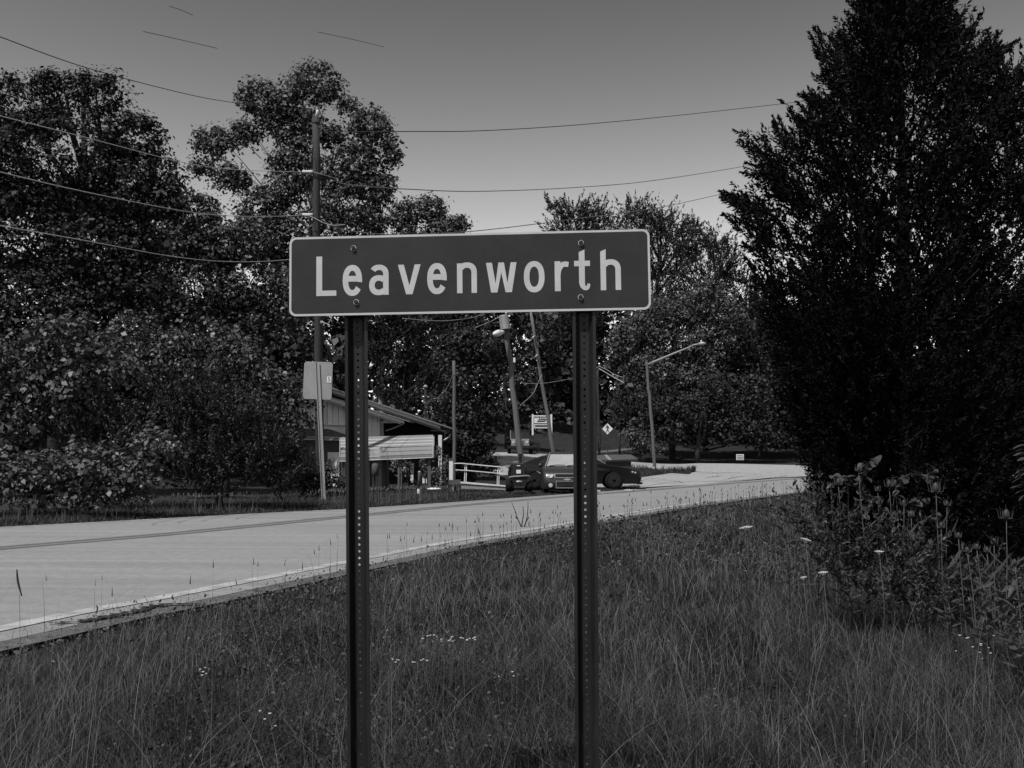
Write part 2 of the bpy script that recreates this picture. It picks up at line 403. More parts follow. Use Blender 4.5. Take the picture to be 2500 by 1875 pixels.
Let(695).poly([(0,172),(34,172),(66,50),(97,172),(131,172),(84,0),(47,0)]).done()
e_(864)
Let(1036).rect(0,0,31,172).rect(83,0,114,119).ring((57,117),(57,60),(26,29),0,150).done()
Let(1203).poly([(0,172),(34,172),(54,52),(71,172),(103,172),(122,52),(141,172),(175,172),(147,0),(111,0),(87,115),(64,0),(28,0)]).done()
Let(1419).ring((59,86),(59,90),(27,58),0,360).done()
Let(1595).rect(0,0,33,172).stroke([(18,92),(24,124),(38,146),(56,155),(79,152)],30,30).done()
Let(1706).poly([(27,44),(60,44),(60,236),(27,222)]).rect(0,141,90,172).stroke([(43.5,46),(47,30),(57,17),(69,14),(78,22),(82,40)],33,16).done()
Let(1855).poly([(0,0),(31,0),(31,236),(0,222)]).rect(84,0,115,119).ring((57.5,117),(57.5,60),(26.5,29),0,150).done()
def sgn_uv(zx, zy):
    # zoomed-photo pixel on the slanted plate -> sign space
    u = (zx - 62)*U - W_/2; yb = 550 - 40*(zx-62)/2074.0
    return u, -H_/2 + (yb - zy)*U
for zx, zy in ((437,153),(453,467),(1747,128),(1740,440)):
    u, v = sgn_uv(zx, zy)
    w = B().lathe([(.0045,.0006),(.0108,.0006),(.0108,.0022),(.0045,.0022)], (u, v, 0), k=20); wo_ = sgn('washer', w, 'washer')
    h = B().lathe([(.0091,.0022),(.0091,.0085),(.0072,.0100)], (u, v, 0), k=6); sgn('bolt', h, 'bolt')

# U-channel posts with real punched holes
def channel_mesh(length, scale=1.0, pitch=.0254, hole_r=.0047, k=12):
    """open face towards -Y, z up from 0"""
    bb = B(); t = .003*scale
    prof = [(-.0445,0),(-.0325,0),(-.0185,.030),(.0185,.030),(.0325,0),(.0445,0)]
    prof = [(x*scale, y*scale) for x, y in prof]
    outer = [(-.0445,.003),(-.0345,.003),(-.0205,.033),(.0205,.033),(.0345,.003),(.0445,.003)]
    outer = [(x*scale, y*scale) for x, y in outer]
    segs = [(0, 1), (1, 2), (3, 4), (4, 5)]
    for i, j in segs:
        a, c, d, e = prof[i], prof[j], outer[j], outer[i]
        bb.prism([(a[0], a[1], 0), (c[0], c[1], 0), (d[0], d[1], 0), (e[0], e[1], 0)], (0, 0, length))
    x0, x1 = prof[2][0], prof[3][0]; yf, yb = prof[2][1], outer[2][1]
    n = int(length / pitch); hr = hole_r*scale
    for q in range(n):
        z0 = q*pitch; zc = z0 + pitch/2; z1 = z0 + pitch
        sq = []; ci = []
        for j in range(k):
            a = 2*math.pi*(j+.5)/k; ca, sa = math.cos(a), math.sin(a)
            s_ = min(x1/abs(ca), (pitch/2)/abs(sa)) if abs(sa) > 1e-6 else x1/abs(ca)
            sq.append((ca*s_, sa*s_)); ci.append((ca*hr, sa*hr))
        V = [(x, y_, zc+z) for y_ in (yf, yb) for (x, z) in sq] + [(x, y_, zc+z) for y_ in (yf, yb) for (x, z) in ci]
        Fc = []
        for j in range(k):
            m = (j+1) % k
            Fc.append((j, m, 2*k+m, 2*k+j)); Fc.append((k+j, 3*k+j, 3*k+m, k+m)); Fc.append((2*k+j, 2*k+m, 3*k+m, 3*k+j))
        # corner triangles of the cell
        c4 = len(V); V += [(sx*x1, y_, zc+sz*pitch/2) for y_ in (yf, yb) for sx, sz in ((1,1),(-1,1),(-1,-1),(1,-1))]
        def nearest(sx, sz):
            return [j for j in range(k) if abs(sq[j][0]-sx*x1) < 1e-6 and sq[j][1]*sz > 0], [j for j in range(k) if abs(sq[j][1]-sz*pitch/2) < 1e-6 and sq[j][0]*sx > 0]
        for ic, (sx, sz) in enumerate(((1,1),(-1,1),(-1,-1),(1,-1))):
            A, Cc = nearest(sx, sz)
            if A and Cc:
                ja = max(A, key=lambda j: sq[j][1]*sz); jc = max(Cc, key=lambda j: sq[j][0]*sx)
                Fc.append((ja, jc, c4+ic)); Fc.append((k+ja, c4+4+ic, k+jc))
        bb.add(V, Fc)
    me = mesh('post', bb.V, bb.F, 'galv'); return me
for (tx, ty, bx, by, Yp) in ((868.5, 705, 877, 1875, 3.835), (1425.5, 690, 1434, 1875, 3.765)):
    top = P(tx, ty, Yp); bot = P(bx, by, Yp); d = (top - bot).normalized()
    zb = tz(bot.x, bot.y) - .3; p0 = bot + d * ((zb - bot.z)/d.z)
    topz = (SC0 + ex*((-.38) if tx < 1000 else .30)).z + H_/2 - .012
    o = link('post', channel_mesh((topz - p0.z)/d.z), sign)
    xx = ex.copy(); xx.z = 0; xx = (xx - d*xx.dot(d)).normalized(); yy = d.cross(xx)
    o.matrix_local = Matrix.Translation(p0 - SB) @ Matrix((xx, yy, d)).transposed().to_4x4()
# ------------------------------------------------------------ poles, lamps, wires
def pole_between(name, label, cat, bpx, tpx, tpy, Y, r0, r1, m, group=None, Yt=None, part='pole', sub=1.0):
    base = onground(bpx, Y, -.2); top = P(tpx, tpy, Yt or Y)
    t = thing(name, label, cat, base, group=group)
    n = 9; pts = []; w = random.Random(int(bpx))
    for i in range(n):
        q = base.lerp(top, i/(n-1)); q += Vector((w.gauss(0, r0*.16), 0, 0)) if 0 < i < n-1 else Vector()
        pts.append(q - base)
    B().tube(pts, [r0 + (r1-r0)*i/(n-1) for i in range(n)], 14).build(part, m, t, True)
    return t, base
def part(t, base, b, name, m, smooth=False):
    b.V = [v - Vector(base) for v in b.V]; return b.build(name, m, t, smooth)
def wire(pts, r, label, m='wire', name='power_line', group=None):
    L = smooth_line([P(x, y, Y) for x, y, Y in pts], 14)
    o = B().tube(L, r, 5).build(name, m, None, True, loc=L[0]); tag(o, label, 'wire', group)
def insul(t, base, px, py, Y, length_px, m='porcelain'):
    a = P(px, py, Y); c = P(px + length_px, py, Y); d = c - a; n = 13; prof = []
    b = B(); pts = [a + d*(i/(n-1)) for i in range(n)]
    b.tube(pts, [.085 if i % 2 else .05 for i in range(n)], 10); part(t, base, b, 'insulator', m, True)
# tall pole behind the sign
t, b0 = pole_between('utility_pole', 'tall dark wooden utility pole behind the left end of the town sign', 'utility pole', 786, 770.5, 286, 37, .165, .135, 'pole')
insul(t, b0, 764, 420, 36.85, -26); insul(t, b0, 764, 525, 36.85, -26)
part(t, b0, B().tube([P(772, 290, 37), P(776, 268, 36.9)], [.07, .05], 8), 'insulator', 'porcelain', True)
part(t, b0, B().box(P(782, 789, 36.83), P(788, 783, 36.80)), 'tag_plate', 'alu')
part(t, b0, B().tube([P(785, 784, 36.7), P(800, 792, 36.6), P(809, 778, 36.6), P(812, 760, 36.6)], .016, 6), 'cable_loop', 'wire')
for y0, y1 in ((298, 330), (432, 440), (536, 546)):
    part(t, b0, B().lathe([(.16, -.02), (.16, .02)], P(771 + y0*.004, y0 + 3, 37), k=14), 'band', 'galv')
g_left = 'wires running left from the tall wooden pole'
wire([(-40,76,17),(0,90,18),(210,165,22),(440,226,28),(560,249,31.5),(680,262,35),(752,268,37)], .011, 'topmost wire sweeping down to the head of the tall wooden pole', 'wiredark')
wire([(-40,270,17),(0,283,18),(210,336,22),(440,395,29),(560,413,32),(680,418.5,35),(738,420,36.8)], .011, 'second highest wire running left from the tall wooden pole')
wire([(-40,408,17),(0,420,18),(210,469,22),(440,514,29),(560,527,32),(680,528,35.5),(738,525,36.8)], .011, 'third highest wire running left from the tall wooden pole')
wire([(-40,540,17),(0,551,18),(210,588,22),(400,623,28),(520,637,32),(620,639,35),(700,634,36.5),(775,625,36.9)], .011, 'lowest wire running left and passing behind the town sign')
wire([(779,321,37),(860,322,39),(1000,321,43),(1180,319,49),(1420,304,57),(1680,279,67),(1990,244,80),(2150,224,90)], .022, 'uppermost wire crossing the open sky to the juniper', 'wiredark')
wire([(764,420,36.8),(790,427,36.7),(820,437,37),(848,451,37.5),(1000,462,42),(1170,467,48),(1400,458,56),(1600,440,64),(1850,400,75),(2050,360,84)], .022, 'middle wire crossing the open sky to the juniper', 'wiremid')
wire([(740,525,36.6),(760,529,36.6),(790,544,36.6),(815,550,36.7),(843,548,36.8)], .013, 'pale jumper cable looping in front of the tall pole')
wire([(785,537,36.8),(822,556,37.2),(848,563,38),(920,571,39.5),(1000,573,42),(1170,563,47),(1400,535,57),(1600,508,66),(1760,474,75),(1950,430,86)], .022, 'lower wire that vanishes behind the top edge of the town sign', 'wiremid')
wire([(782,278,37),(800,296,38),(860,360,42),(960,455,50),(1060,540,58),(1130,600,62)], .014, 'thin guy wire slanting down right from the pole head', 'wiredark')
wire([(982,777,39),(1040,782,41),(1090,783,43),(1150,776,46),(1180,766,47)], .011, 'slack cable showing just below the town sign')
for q, lb in (([(413,15,30),(440,24,31),(470,37,32)], 'short dark piece of wire nearest the top left corner'),
              ([(350,77,28),(440,97,30),(530,118,32)], 'short dark piece of wire in the sky over the left trees'),
              ([(775,78,33),(860,96,36),(938,115,39)], 'short dark piece of wire in the sky right of the tall treetop')):
    wire(q, .010, lb, 'wiredark', 'wire_piece')
# leaning pole with transformer and lamp
t, b0 = pole_between('leaning_utility_pole', 'leaning grey utility pole carrying a transformer and a small lamp', 'utility pole', 1280, 1234, 790, 47, .155, .115, 'palepole')
tb = B()
c = P(1231.5, 787, 46.8); up = (P(1230, 773, 46.8) - P(1234, 802, 46.8)).normalized(); rr = .235
tb.tube([c - up*.34, c - up*.33, c + up*.30, c + up*.34], [rr*.9, rr, rr, rr*.8], 20); part(t, b0, tb, 'transformer', 'alu', False)
for dx in (-4, 3): part(t, b0, B().tube([P(1231+dx, 776, 46.75), P(1230+dx, 769, 46.7)], [.045, .03], 8), 'bushing', 'porcelain', True)
part(t, b0, B().tube([P(1240, 806, 46.7), P(1226, 809, 46.5), P(1222, 811, 46.4)], .03, 8), 'lamp_arm', 'galv')
lh = B(); a = P(1230, 810, 46.5); e = P(1204, 816, 45.9); pts = [a.lerp(e, i/8) for i in range(9)]
lh.tube(pts, [.05,.09,.12,.14,.155,.15,.13,.10,.04], 12); part(t, b0, lh, 'lamp_head', 'whitepaint', True)
part(t, b0, B().box(P(1253, 885, 46.75), P(1258, 873, 46.6)), 'switch_box', 'whitepaint')
part(t, b0, B().box(P(1266, 1130, 46.6), P(1275, 1108, 46.5)), 'meter_box', 'galv')
wire([(1223,772,46.7),(1195,786,45),(1160,800,44)], .010, 'short drop wire beside the transformer', 'wire')
# second leaning pole
t, b0 = pole_between('leaning_service_pole', 'slim pole leaning left beside the white notice board', 'utility pole', 1359, 1296, 762, 60, .135, .085, 'palepole')
for x, y in ((1305, 820), (1312, 866)):
    part(t, b0, B().tube([P(x, y, 59.9), P(x-4, y+4, 59.6)], .04, 8), 'insulator', 'porcelain', True)
wire([(1304,820,59.7),(1298,828,58),(1286,831,57),(1270,826,56)], .012, 'drooping cable hooked to the upper bracket of the slim leaning pole')
wire([(1311,868,59.7),(1303,874,58),(1294,875,57),(1284,872,56)], .012, 'drooping cable hooked to the lower bracket of the slim leaning pole')
wire([(1271,935,52),(1300,936,56),(1340,934,60),(1396,924,66)], .012, 'faint level cable crossing behind the slim leaning pole')
wire([(1323,914,59.8),(1312,938,57),(1300,962,53),(1270,990,47)], .012, 'cable slanting down from the slim pole to the transformer pole')
wire([(1347,975,60),(1356,1000,62),(1370,1040,66)], .012, 'short guy wire at the foot of the slim leaning pole', 'wiredark')
# thin poles near the building
t, b0 = pole_between('thin_service_pole', 'thin straight pole standing at the left end of the white railing', 'pole', 1110, 1108, 881, 38.5, .075, .06, 'palepole')
part(t, b0, B().box(P(1107, 1168, 38.3), P(1112, 1158, 38.25)), 'meter', 'alu')
wire([(1106,913,38.4),(1100,930,39.5),(1088,952,41),(1070,970,43),(1058,974,45)], .012, 'service cable sagging from the thin straight pole')
t, b0 = pole_between('roof_mast', 'short dark mast rising behind the roof of the building', 'pole', 1041, 1039, 945, 54, .07, .06, 'pole')
part(t, b0, B().lathe([(.04, -.08), (.12, -.02), (.12, .06), (.05, .12)], P(1039, 945, 54), k=12), 'cap', 'alu', True)
t, b0 = pole_between('vent_pipe', 'slim white vent pipe sticking up behind the roof edge', 'pipe', 1054, 1053, 996, 50.5, .05, .05, 'whitepaint')
# pole right of the second sign post
t, b0 = pole_between('distant_pole', 'dark pole with two wires standing on the far lawn', 'utility pole', 1462, 1459, 895, 88, .13, .10, 'pole')
part(t, b0, B().tube([P(1452, 902, 87.9), P(1466, 892, 87.9)], .06, 6), 'crossarm', 'palepole')
wire([(1461,893,88),(1480,902,86),(1500,914,84),(1519,921,82)], .02, 'upper of the two wires reaching right from the far lawn pole')
wire([(1461,899,88),(1480,910,86),(1502,923,84),(1523,934,82)], .03, 'lower of the two wires reaching right from the far lawn pole')
# street lamp on the island
base = onground(1599, 78, -.2); base.z = min(base.z, 0)
lamp = thing('street_lamp', 'tall street lamp with a long upswept arm standing on the grass island', 'street lamp', base)
pts = [P(1599, 1160, 78), P(1596, 1100, 78), P(1592, 1040, 78), P(1588, 1000, 78), P(1586, 965, 78), P(1583, 950, 78), P(1580, 900, 78), P(1578.5, 884, 78)]
part(lamp, base, B().tube(smooth_line(pts, 4), [.14 - .004*i*.35 for i in range(29)], 12), 'pole', 'palepole', True)
arm = [P(1580, 891, 78), P(1600, 882, 77.6), P(1640, 865, 77), P(1680, 849, 76.4), P(1694, 842, 76.1), P(1708, 839.5, 75.9)]
part(lamp, base, B().tube(arm, [.10, .09, .075, .065, .06, .055], 10), 'arm', 'alu', True)
part(lamp, base, B().tube([P(1704, 840, 76), P(1710, 839, 75.9), P(1718, 838.5, 75.8), P(1724, 838.5, 75.7)], [.07, .14, .13, .03], 12), 'lamp_head', 'alu', True)
part(lamp, base, B().lathe([(.06, 0), (.06, .16), (.03, .2)], P(1712, 837, 75.85), k=10), 'photocell', 'whitepaint', True)
part(lamp, base, B().box(P(1595, 1158, 77.8), P(1598, 1140, 77.7)), 'cable_guard', 'whitepaint')

# ------------------------------------------------------------ signs in the distance
# back of a road sign on a perforated post
Yb = 30.0; base = onground(790, Yb, -.1); base.z = P(790, 1228, Yb).z - .3
rs = thing('road_sign', 'back of a grey metal road sign on a thin perforated post', 'sign', base)
cpan = P(776, 929, Yb); k_ = Yb/F
s = [(x*k_, -y*k_) for x, y in [(a/1, b_/1) for a, b_ in rrect(70, 92, 7, 4)]]
ang = R(-1.6)
b = B().prism([(cpan.x + x*math.cos(ang) - z*math.sin(ang), Yb, cpan.z + x*math.sin(ang) + z*math.cos(ang)) for x, z in [(p[0], -p[1]) for p in s]], (0, .006, 0))
part(rs, base, b, 'panel', 'alu')
pA = P(774.5, 884, Yb-.05); pB = P(791, 1240, Yb-.05); d = (pA - pB).normalized(); L_ = (pA - pB).length
cm = channel_mesh(L_, 1.45, .0762, .008, 8); cm.materials[0] = M['alupost']
o = link('post', cm, rs); xx = Vector((1, 0, 0)); xx = (xx - d*xx.dot(d)).normalized(); yy = d.cross(xx)
o.matrix_local = Matrix.Translation(pB - base) @ Matrix((xx, yy, d)).transposed().to_4x4()
st = B(); q0 = P(798, 934, Yb-.012); q1 = P(809, 919, Yb-.012); st.box((q0.x, Yb-.012, q0.z), (q1.x, Yb-.008, q1.z)); part(rs, base, st, 'sticker', 'whitepaint')
me = text_mesh('5', .17, 'digit', 'print', .001); o = link('digit', me, rs); o.location = P(803.5, 926.3, Yb-.015) - base; o.rotation_euler = (R(90), 0, 0)
# white notice board on the hill
Yn = 64.0; base = onground(1322, Yn, -.1)
nb = thing('notice_board', 'white framed notice board with dark lettering on the hill behind the poles', 'sign', base)
def npart(pts, y, dep, name, m): part(nb, base, slab(pts, y, dep), name, m)
for x in (1300.5, 1346): npart([(x-2.2,1012),(x,1010.5),(x+2.2,1012),(x+2.2,1062),(x-2.2,1062)], Yn-.06, .12, 'post', 'whitepaint')
npart(rect(1302.8, 1014, 1343.6, 1016.6), Yn-.05, .10, 'rail', 'whitepaint')
npart(rect(1303, 1016.9, 1343.4, 1033), Yn, .03, 'board', 'whitepaint')
npart(rect(1303.3, 1035.2, 1343.6, 1045.5), Yn, .03, 'board', 'whitepaint')
npart(rrect(35, 5.2, 2.5, 4) and [(1323.5+x, 1039.6-y) for x, y in rrect(35, 5.2, 2.5, 4)], Yn-.012, .01, 'name_plate', 'print')
for poly in ([(1311,1027),(1331,1026.5),(1331,1029.6),(1312,1030)], [(1313,1024.2),(1332,1022.6),(1334.5,1024.6),(1332,1027.6),(1330.5,1026),(1331.5,1024.6),(1313,1025.4)],
             [(1317,1018.5),(1319,1018),(1319,1023.4),(1316.5,1023.6)], [(1321,1023.4),(1323,1019.5),(1325,1023)], [(1325.5,1021.4),(1330.5,1021),(1330.5,1022.2),(1325.5,1022.6)]):
    npart(poly, Yn-.012, .01, 'lettering', 'print')
for i in range(7): npart(rect(1308.5 + i*4.3, 1038.6, 1311.3 + i*4.3, 1040.6), Yn-.020, .006, 'lettering', 'alu')
# walking figure warning sign
Yp = 80.0; base = onground(1483, Yp, -.1)
ps = thing('crossing_sign', 'pale diamond warning sign showing a dark walking figure', 'sign', base)
def ppart(pts, y, dep, name, m): part(ps, base, slab(pts, y, dep), name, m)
cx, cy = 1483.2, 1047
ppart([(cx-13.2,cy),(cx,cy-13.6),(cx+13.2,cy),(cx,cy+13.6)], Yp, .02, 'panel', 'whitepaint')
fig = [(8, [(-1.8+1.6*math.cos(a)+.6, -8.6-1.7*math.sin(a)) for a in [2*math.pi*i/10 for i in range(10)]]),
       (0, [(-1.8,-6.6),(.6,-6.9),(3.6,-5.2),(4.4,-.8),(3.3,-.4),(2.6,-3.6),(2.0,-3.9),(1.9,1.2),(-1.0,1.2),(-1.4,-3.6),(-4.0,-1.4),(-4.8,-2.4)]),
       (0, [(-1.0,1.2),(.4,1.2),(.2,3.6),(-2.6,8.6),(-4.2,8.2),(-1.4,3.0)]), (0, [(.4,1.2),(1.9,1.2),(2.2,3.4),(4.4,8.4),(2.9,9.0),(.4,4.0)])]
for q, poly in fig: ppart([(cx+x, cy+y) for x, y in poly], Yp-.012, .01, 'walking_figure', 'print')
part(ps, base, B().tube([P(1483, 1061, Yp+.05), base + Vector((0, .05, 0))], .035, 6), 'post', 'pole')
# small yard sign by the far road
Yy = 93.0; base = onground(1807, Yy, -.05)
ys_ = thing('yard_sign', 'small pale yard sign with three dark rows of lettering by the far road', 'sign', base)
part(ys_, base, slab(rect(1797.5, 1109, 1816, 1123), Yy, .02), 'panel', 'whitepaint')
w_ = random.Random(3)
for r_ in range(3):
    x = 1799.2
    while x < 1813.5:
        wd = w_.uniform(1.2, 2.4); part(ys_, base, slab(rect(x, 1111 + r_*4, x+wd, 1113.3 + r_*4 + w_.uniform(-.3, .4)), Yy-.012, .01), 'lettering', 'print'); x += wd + .8
for x in (1800, 1813.5): part(ys_, base, slab(rect(x-.4, 1123, x+.4, 1130), Yy, .02), 'leg', 'galv')

# ------------------------------------------------------------ building and its porch
Yg = 45.0; base = onground(880, Yg); bld = thing('low_building', 'low building with a pale panelled gable and a long sloping metal roof', 'building', base)
def bp(pts, Y, dep, name, m, lab=None):
    o = part(bld, base, slab(pts, Y, dep), name, m)
    if lab: o['label'] = lab
    return o
def roofy(x): return 968 + (x - 810)*.305      # underside of the front verge
# front gable wall, panel by panel
x = 704.0
while x < 925:
    x1 = min(x + 13.6, 927); g_ = .45
    yb_ = 1037 if x < 842 else 1066
    if x < 795: yb_ = 1037
    top0, top1 = max(roofy(x), 950), max(roofy(x1), 950)
    if x < 700: top0, top1 = 1160 - x*.27, 1160 - x1*.27; top0 = max(top0, 972); top1 = max(top1, 972)
    bp([(x+g_, top0+6), (x1-g_, top1+6), (x1-g_, yb_), (x+g_, yb_)], Yg + (.0 if int(x) % 2 else .012), .08, 'wall_panel', 'siding'); x = x1
bp([(704,990),(795,972),(927,1010),(927,1205),(704,1205)], Yg+.10, .25, 'wall', 'siding')
bp(rect(795, 1036.6, 842, 1038.6), Yg-.06, .10, 'trim_board', 'whitepaint'); bp(rect(794.6, 982, 796.4, 1036), Yg-.06, .10, 'trim_board', 'whitepaint')
bp(rect(927, 1012, 936, 1066), Yg-.03, .20, 'corner_board', 'sidingdark')
# side wall running back
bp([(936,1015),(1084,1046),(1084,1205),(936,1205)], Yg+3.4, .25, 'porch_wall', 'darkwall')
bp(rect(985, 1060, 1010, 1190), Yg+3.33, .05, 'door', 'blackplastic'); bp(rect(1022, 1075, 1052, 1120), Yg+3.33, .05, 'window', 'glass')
bp([(930,1014),(933,1014),(985,1028.5),(985,1031),(932,1031)], Yg-.02, .06, 'eave_panel', 'siding'); bp([(932,1031),(985,1031),(985,1033),(930,1033)], Yg-.06, .12, 'trim_board', 'whitepaint')
# front verge: pale board, dark underside
def band(y0, y1, x0, x1, Y, dep, name, m): bp([(x0, y0(x0)), (x1, y0(x1)), (x1, y1(x1)), (x0, y1(x0))], Y, dep, name, m)
f1 = lambda x: 972 + (x-815)*.311
band(f1, lambda x: f1(x)+8.5, 792, 986, Yg-.65, .06, 'verge_board', 'whitepaint')
band(lambda x: f1(x)+9, lambda x: f1(x)+13, 792, 978, Yg-.60, .05, 'verge_board', 'sidingmetal')
band(lambda x: f1(x)-1.5, lambda x: f1(x)+.8, 792, 1000, Yg-.75, 2.0, 'front_roof', 'roof')
bp([(640,1004),(790,966),(790,962),(640,1000)], Yg-.7, 3.0, 'front_roof', 'roof')
# long upper roof edge behind
f2 = lambda x: 950 + (x-812)*.336
band(f2, lambda x: f2(x)+8.5, 785, 1075, Yg+1.2, .08, 'fascia', 'sidingmetal')
band(lambda x: f2(x)-3.4, lambda x: f2(x)-.4, 785, 1104, Yg+1.1, 7.0, 'roof', 'roof')
band(lambda x: f2(x)+9, lambda x: f2(x)+13.5, 785, 1090, Yg+1.3, .06, 'fascia', 'roof')
bp([(640,1000),(787,941),(787,938),(640,997)], Yg+1.1, 7.0, 'roof', 'roof')
band(lambda x: f2(x)-.2, lambda x: f2(x)+6, 1075, 1103, Yg+1.3, .05, 'gutter_end', 'galv')
bp(rect(1052, 1050, 1102, 1052), Yg+1.6, .1, 'gutter', 'alu'); bp([(1060,1052),(1102,1056),(1102,1058.5),(1060,1054)], Yg+1.5, .08, 'gutter', 'galv')
part(bld, base, B().tube([P(1098,1060,Yg+1.4), P(1097,1066,Yg+1.4), P(1088,1073,Yg+1.4), P(1078,1077,Yg+1.4)], .05, 8), 'downspout', 'alu', True)
part(bld, base, B().tube([P(987,1030,Yg-.5), P(985,1035,Yg-.5), P(962,1045,Yg), P(942,1052,Yg)], .035, 8), 'downspout', 'alu', True)
bp(rect(1070, 1062, 1078.5, 1192), Yg+1.2, .25, 'porch_post', 'whitepaint')
bp(rect(1002, 1132, 1009, 1178), Yg+.6, .2, 'porch_post', 'whitepaint'); bp(rect(1031, 1163, 1042, 1180), Yg+.6, .1, 'trim_board', 'whitepaint')
# low side roof at the left with gutter
bp([(712,1045),(797,1047),(846,1064),(846,1067),(712,1067)], Yg-1.2, 1.1, 'side_roof', 'darkwood')
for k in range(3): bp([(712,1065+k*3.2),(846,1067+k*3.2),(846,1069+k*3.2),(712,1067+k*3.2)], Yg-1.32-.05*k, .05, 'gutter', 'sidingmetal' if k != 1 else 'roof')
bp(rect(722, 1072, 842, 1210), Yg-.9, .1, 'side_wall', 'darkwood'); bp(rect(800, 1104, 828, 1190), Yg-1.0, .08, 'side_wall_panel', 'siding')
for k in range(6): bp(rect(799, 1076+k*4.6, 829, 1079.8+k*4.6), Yg-1.0, .06, 'slat', 'darkwood')
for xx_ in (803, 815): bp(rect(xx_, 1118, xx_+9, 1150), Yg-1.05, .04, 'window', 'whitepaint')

# metal kiosk with ribbed roof on posts
Yk = 39.0; base = onground(945, Yk); ki = thing('metal_shelter', 'open shelter with ribbed metal roof and broad pale boards on wooden posts', 'shelter', base)
def kp(pts, Y, dep, name, m): return part(ki, base, slab(pts, Y, dep), name, m)
ytop = lambda x: 1064.5 - (x-900)*.012 + (900-x if x < 900 else 0)*.13
for k in range(7):
    a = k/7; c = (k+1)/7
    zt = 1066 + 26*a; zb_ = 1066 + 26*c - .5; Y0 = Yk + 1.3*(1-a); 
    pt = [P(829, zt+4, Y0), P(1057, zt-3, Y0), P(1057, zb_-3, Y0-1.3/7), P(829, zb_+4, Y0-1.3/7)]
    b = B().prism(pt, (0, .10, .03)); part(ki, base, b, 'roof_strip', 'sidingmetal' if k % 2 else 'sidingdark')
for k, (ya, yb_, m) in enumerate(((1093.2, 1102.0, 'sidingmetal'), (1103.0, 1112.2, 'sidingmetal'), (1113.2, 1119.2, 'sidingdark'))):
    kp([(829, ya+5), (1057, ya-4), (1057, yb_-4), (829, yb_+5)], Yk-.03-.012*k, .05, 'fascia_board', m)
kp([(829, 1125), (1057, 1115.6), (1057, 1117.4), (829, 1127)], Yk-.06, .09, 'edge_trim', 'whitepaint')
for x in (829, 1056.5): kp([(x, 1066 if x > 1000 else 1074), (x+1.5, 1066 if x > 1000 else 1074), (x+1.5, 1117), (x, 1117)], Yk-.06, .1, 'edge_trim', 'whitepaint')
b = B().prism([P(1058, 1064, Yk+1.35), P(1058, 1090, Yk), P(1058, 1117, Yk), P(1060, 1119, Yk+1.35)], (.04, 0, 0)); part(ki, base, b, 'end_panel', 'sidingdark')
for x, w_, m in ((833, 4, 'darkwood'), (903, 4, 'blackplastic'), (971, 4.4, 'palepole'), (978, 3.2, 'darkwood'), (1044, 7.5, 'palepole')):
    kp(rect(x, 1117, x+w_, 1207), Yk+.1, .12, 'post', m)
kp(rect(945, 1191, 1092, 1194), Yk+1.2, .3, 'kerb_beam', 'concrete'); kp(rect(945, 1194, 1092, 1207), Yk+1.25, .25, 'kerb_beam', 'darkwood')
# cabinet and meter under the shelter
base = onground(924, Yk+.6); cb = thing('metal_cabinet', 'tall grey cabinet with panelled doors under the ribbed shelter', 'cabinet', base)
for i, (x0, x1) in enumerate(((897, 907), (907.6, 922), (922.6, 931.5), (932, 942.5))): part(cb, base, slab(rect(x0, 1122, x1, 1197), Yk+.6+.01*(i % 2), .6), 'door_panel', 'sidingdark' if i != 3 else 'darkwood')
part(cb, base, slab(rect(942.8, 1124, 944.4, 1200), Yk+.55, .65), 'edge_rail', 'galv'); part(cb, base, slab(rect(897, 1140.6, 943, 1142), Yk+.56, .02), 'cross_rail', 'print')
for x in (899, 940): part(cb, base, B().tube([P(x, 1197, Yk+.7), P(x+1.5, 1203, Yk+.7), P(x+5, 1206, Yk+.6)], .03, 6), 'foot', 'galv')
base = onground(916, Yk-.4); mb = thing('round_mailbox', 'dark round topped mailbox standing before the grey cabinet', 'mailbox', base)
part(mb, base, B().lathe([(.10, -.24), (.135, -.22), (.14, .16), (.10, .22), (.02, .24)], P(916, 1146, Yk-.4), k=18, axis='z'), 'box', 'darkwood', True)
part(mb, base, B().box(P(912.5, 1205, Yk-.35), P(917, 1156, Yk-.28)), 'post', 'blackplastic')
# marker post
Ym = 34.6; base = P(1023, 1226, Ym); mk = thing('marker_post', 'rounded marker post with dark top and white foot on the verge', 'bollard', base)
part(mk, base, B().lathe([(.05, 0), (.055, .02), (.055, .46)], base + Vector((-.01, 0, 0)), k=14), 'foot_sleeve', 'whitepaint', False)
part(mk, base, B().lathe([(.058, .462), (.058, 1.0), (.045, 1.04), (.02, 1.06)], base + Vector((.012, 0, 0)), k=14), 'pole', 'darkwood', True)
part(mk, base, B().lathe([(.056, 1.0), (.05, 1.05), (.03, 1.075), (.004, 1.08)], base + Vector((.012, 0, 0)), k=14), 'cap', 'alu', True)
# round white top
Yw = 35.5; base = onground(1060, Yw); wt = thing('birdbath', 'low pedestal with a flat round white top on the verge', 'pedestal', base)
part(wt, base, B().lathe([(.05, -.035), (.22, -.03), (.26, 0), (.24, .035), (.1, .05)], P(1060, 1194, Yw), k=22), 'basin', 'whitepaint', True)
part(wt, base, B().lathe([(.08, -.28), (.04, -.12), (.07, -.03)], P(1060, 1194, Yw), k=10), 'pedestal', 'concrete', True)
# white board by the thin pole
Yw = 38.0; base = onground(1101, Yw); wb2 = thing('white_board_post', 'narrow white board with dark cap beside the thin straight pole', 'post', base)
part(wb2, base, slab(rect(1096.5, 1125, 1105.5, 1175), Yw, .05), 'board', 'whitepaint'); part(wb2, base, slab(rect(1096, 1118.5, 1105.5, 1124.5), Yw-.01, .07), 'cap', 'darkwood')
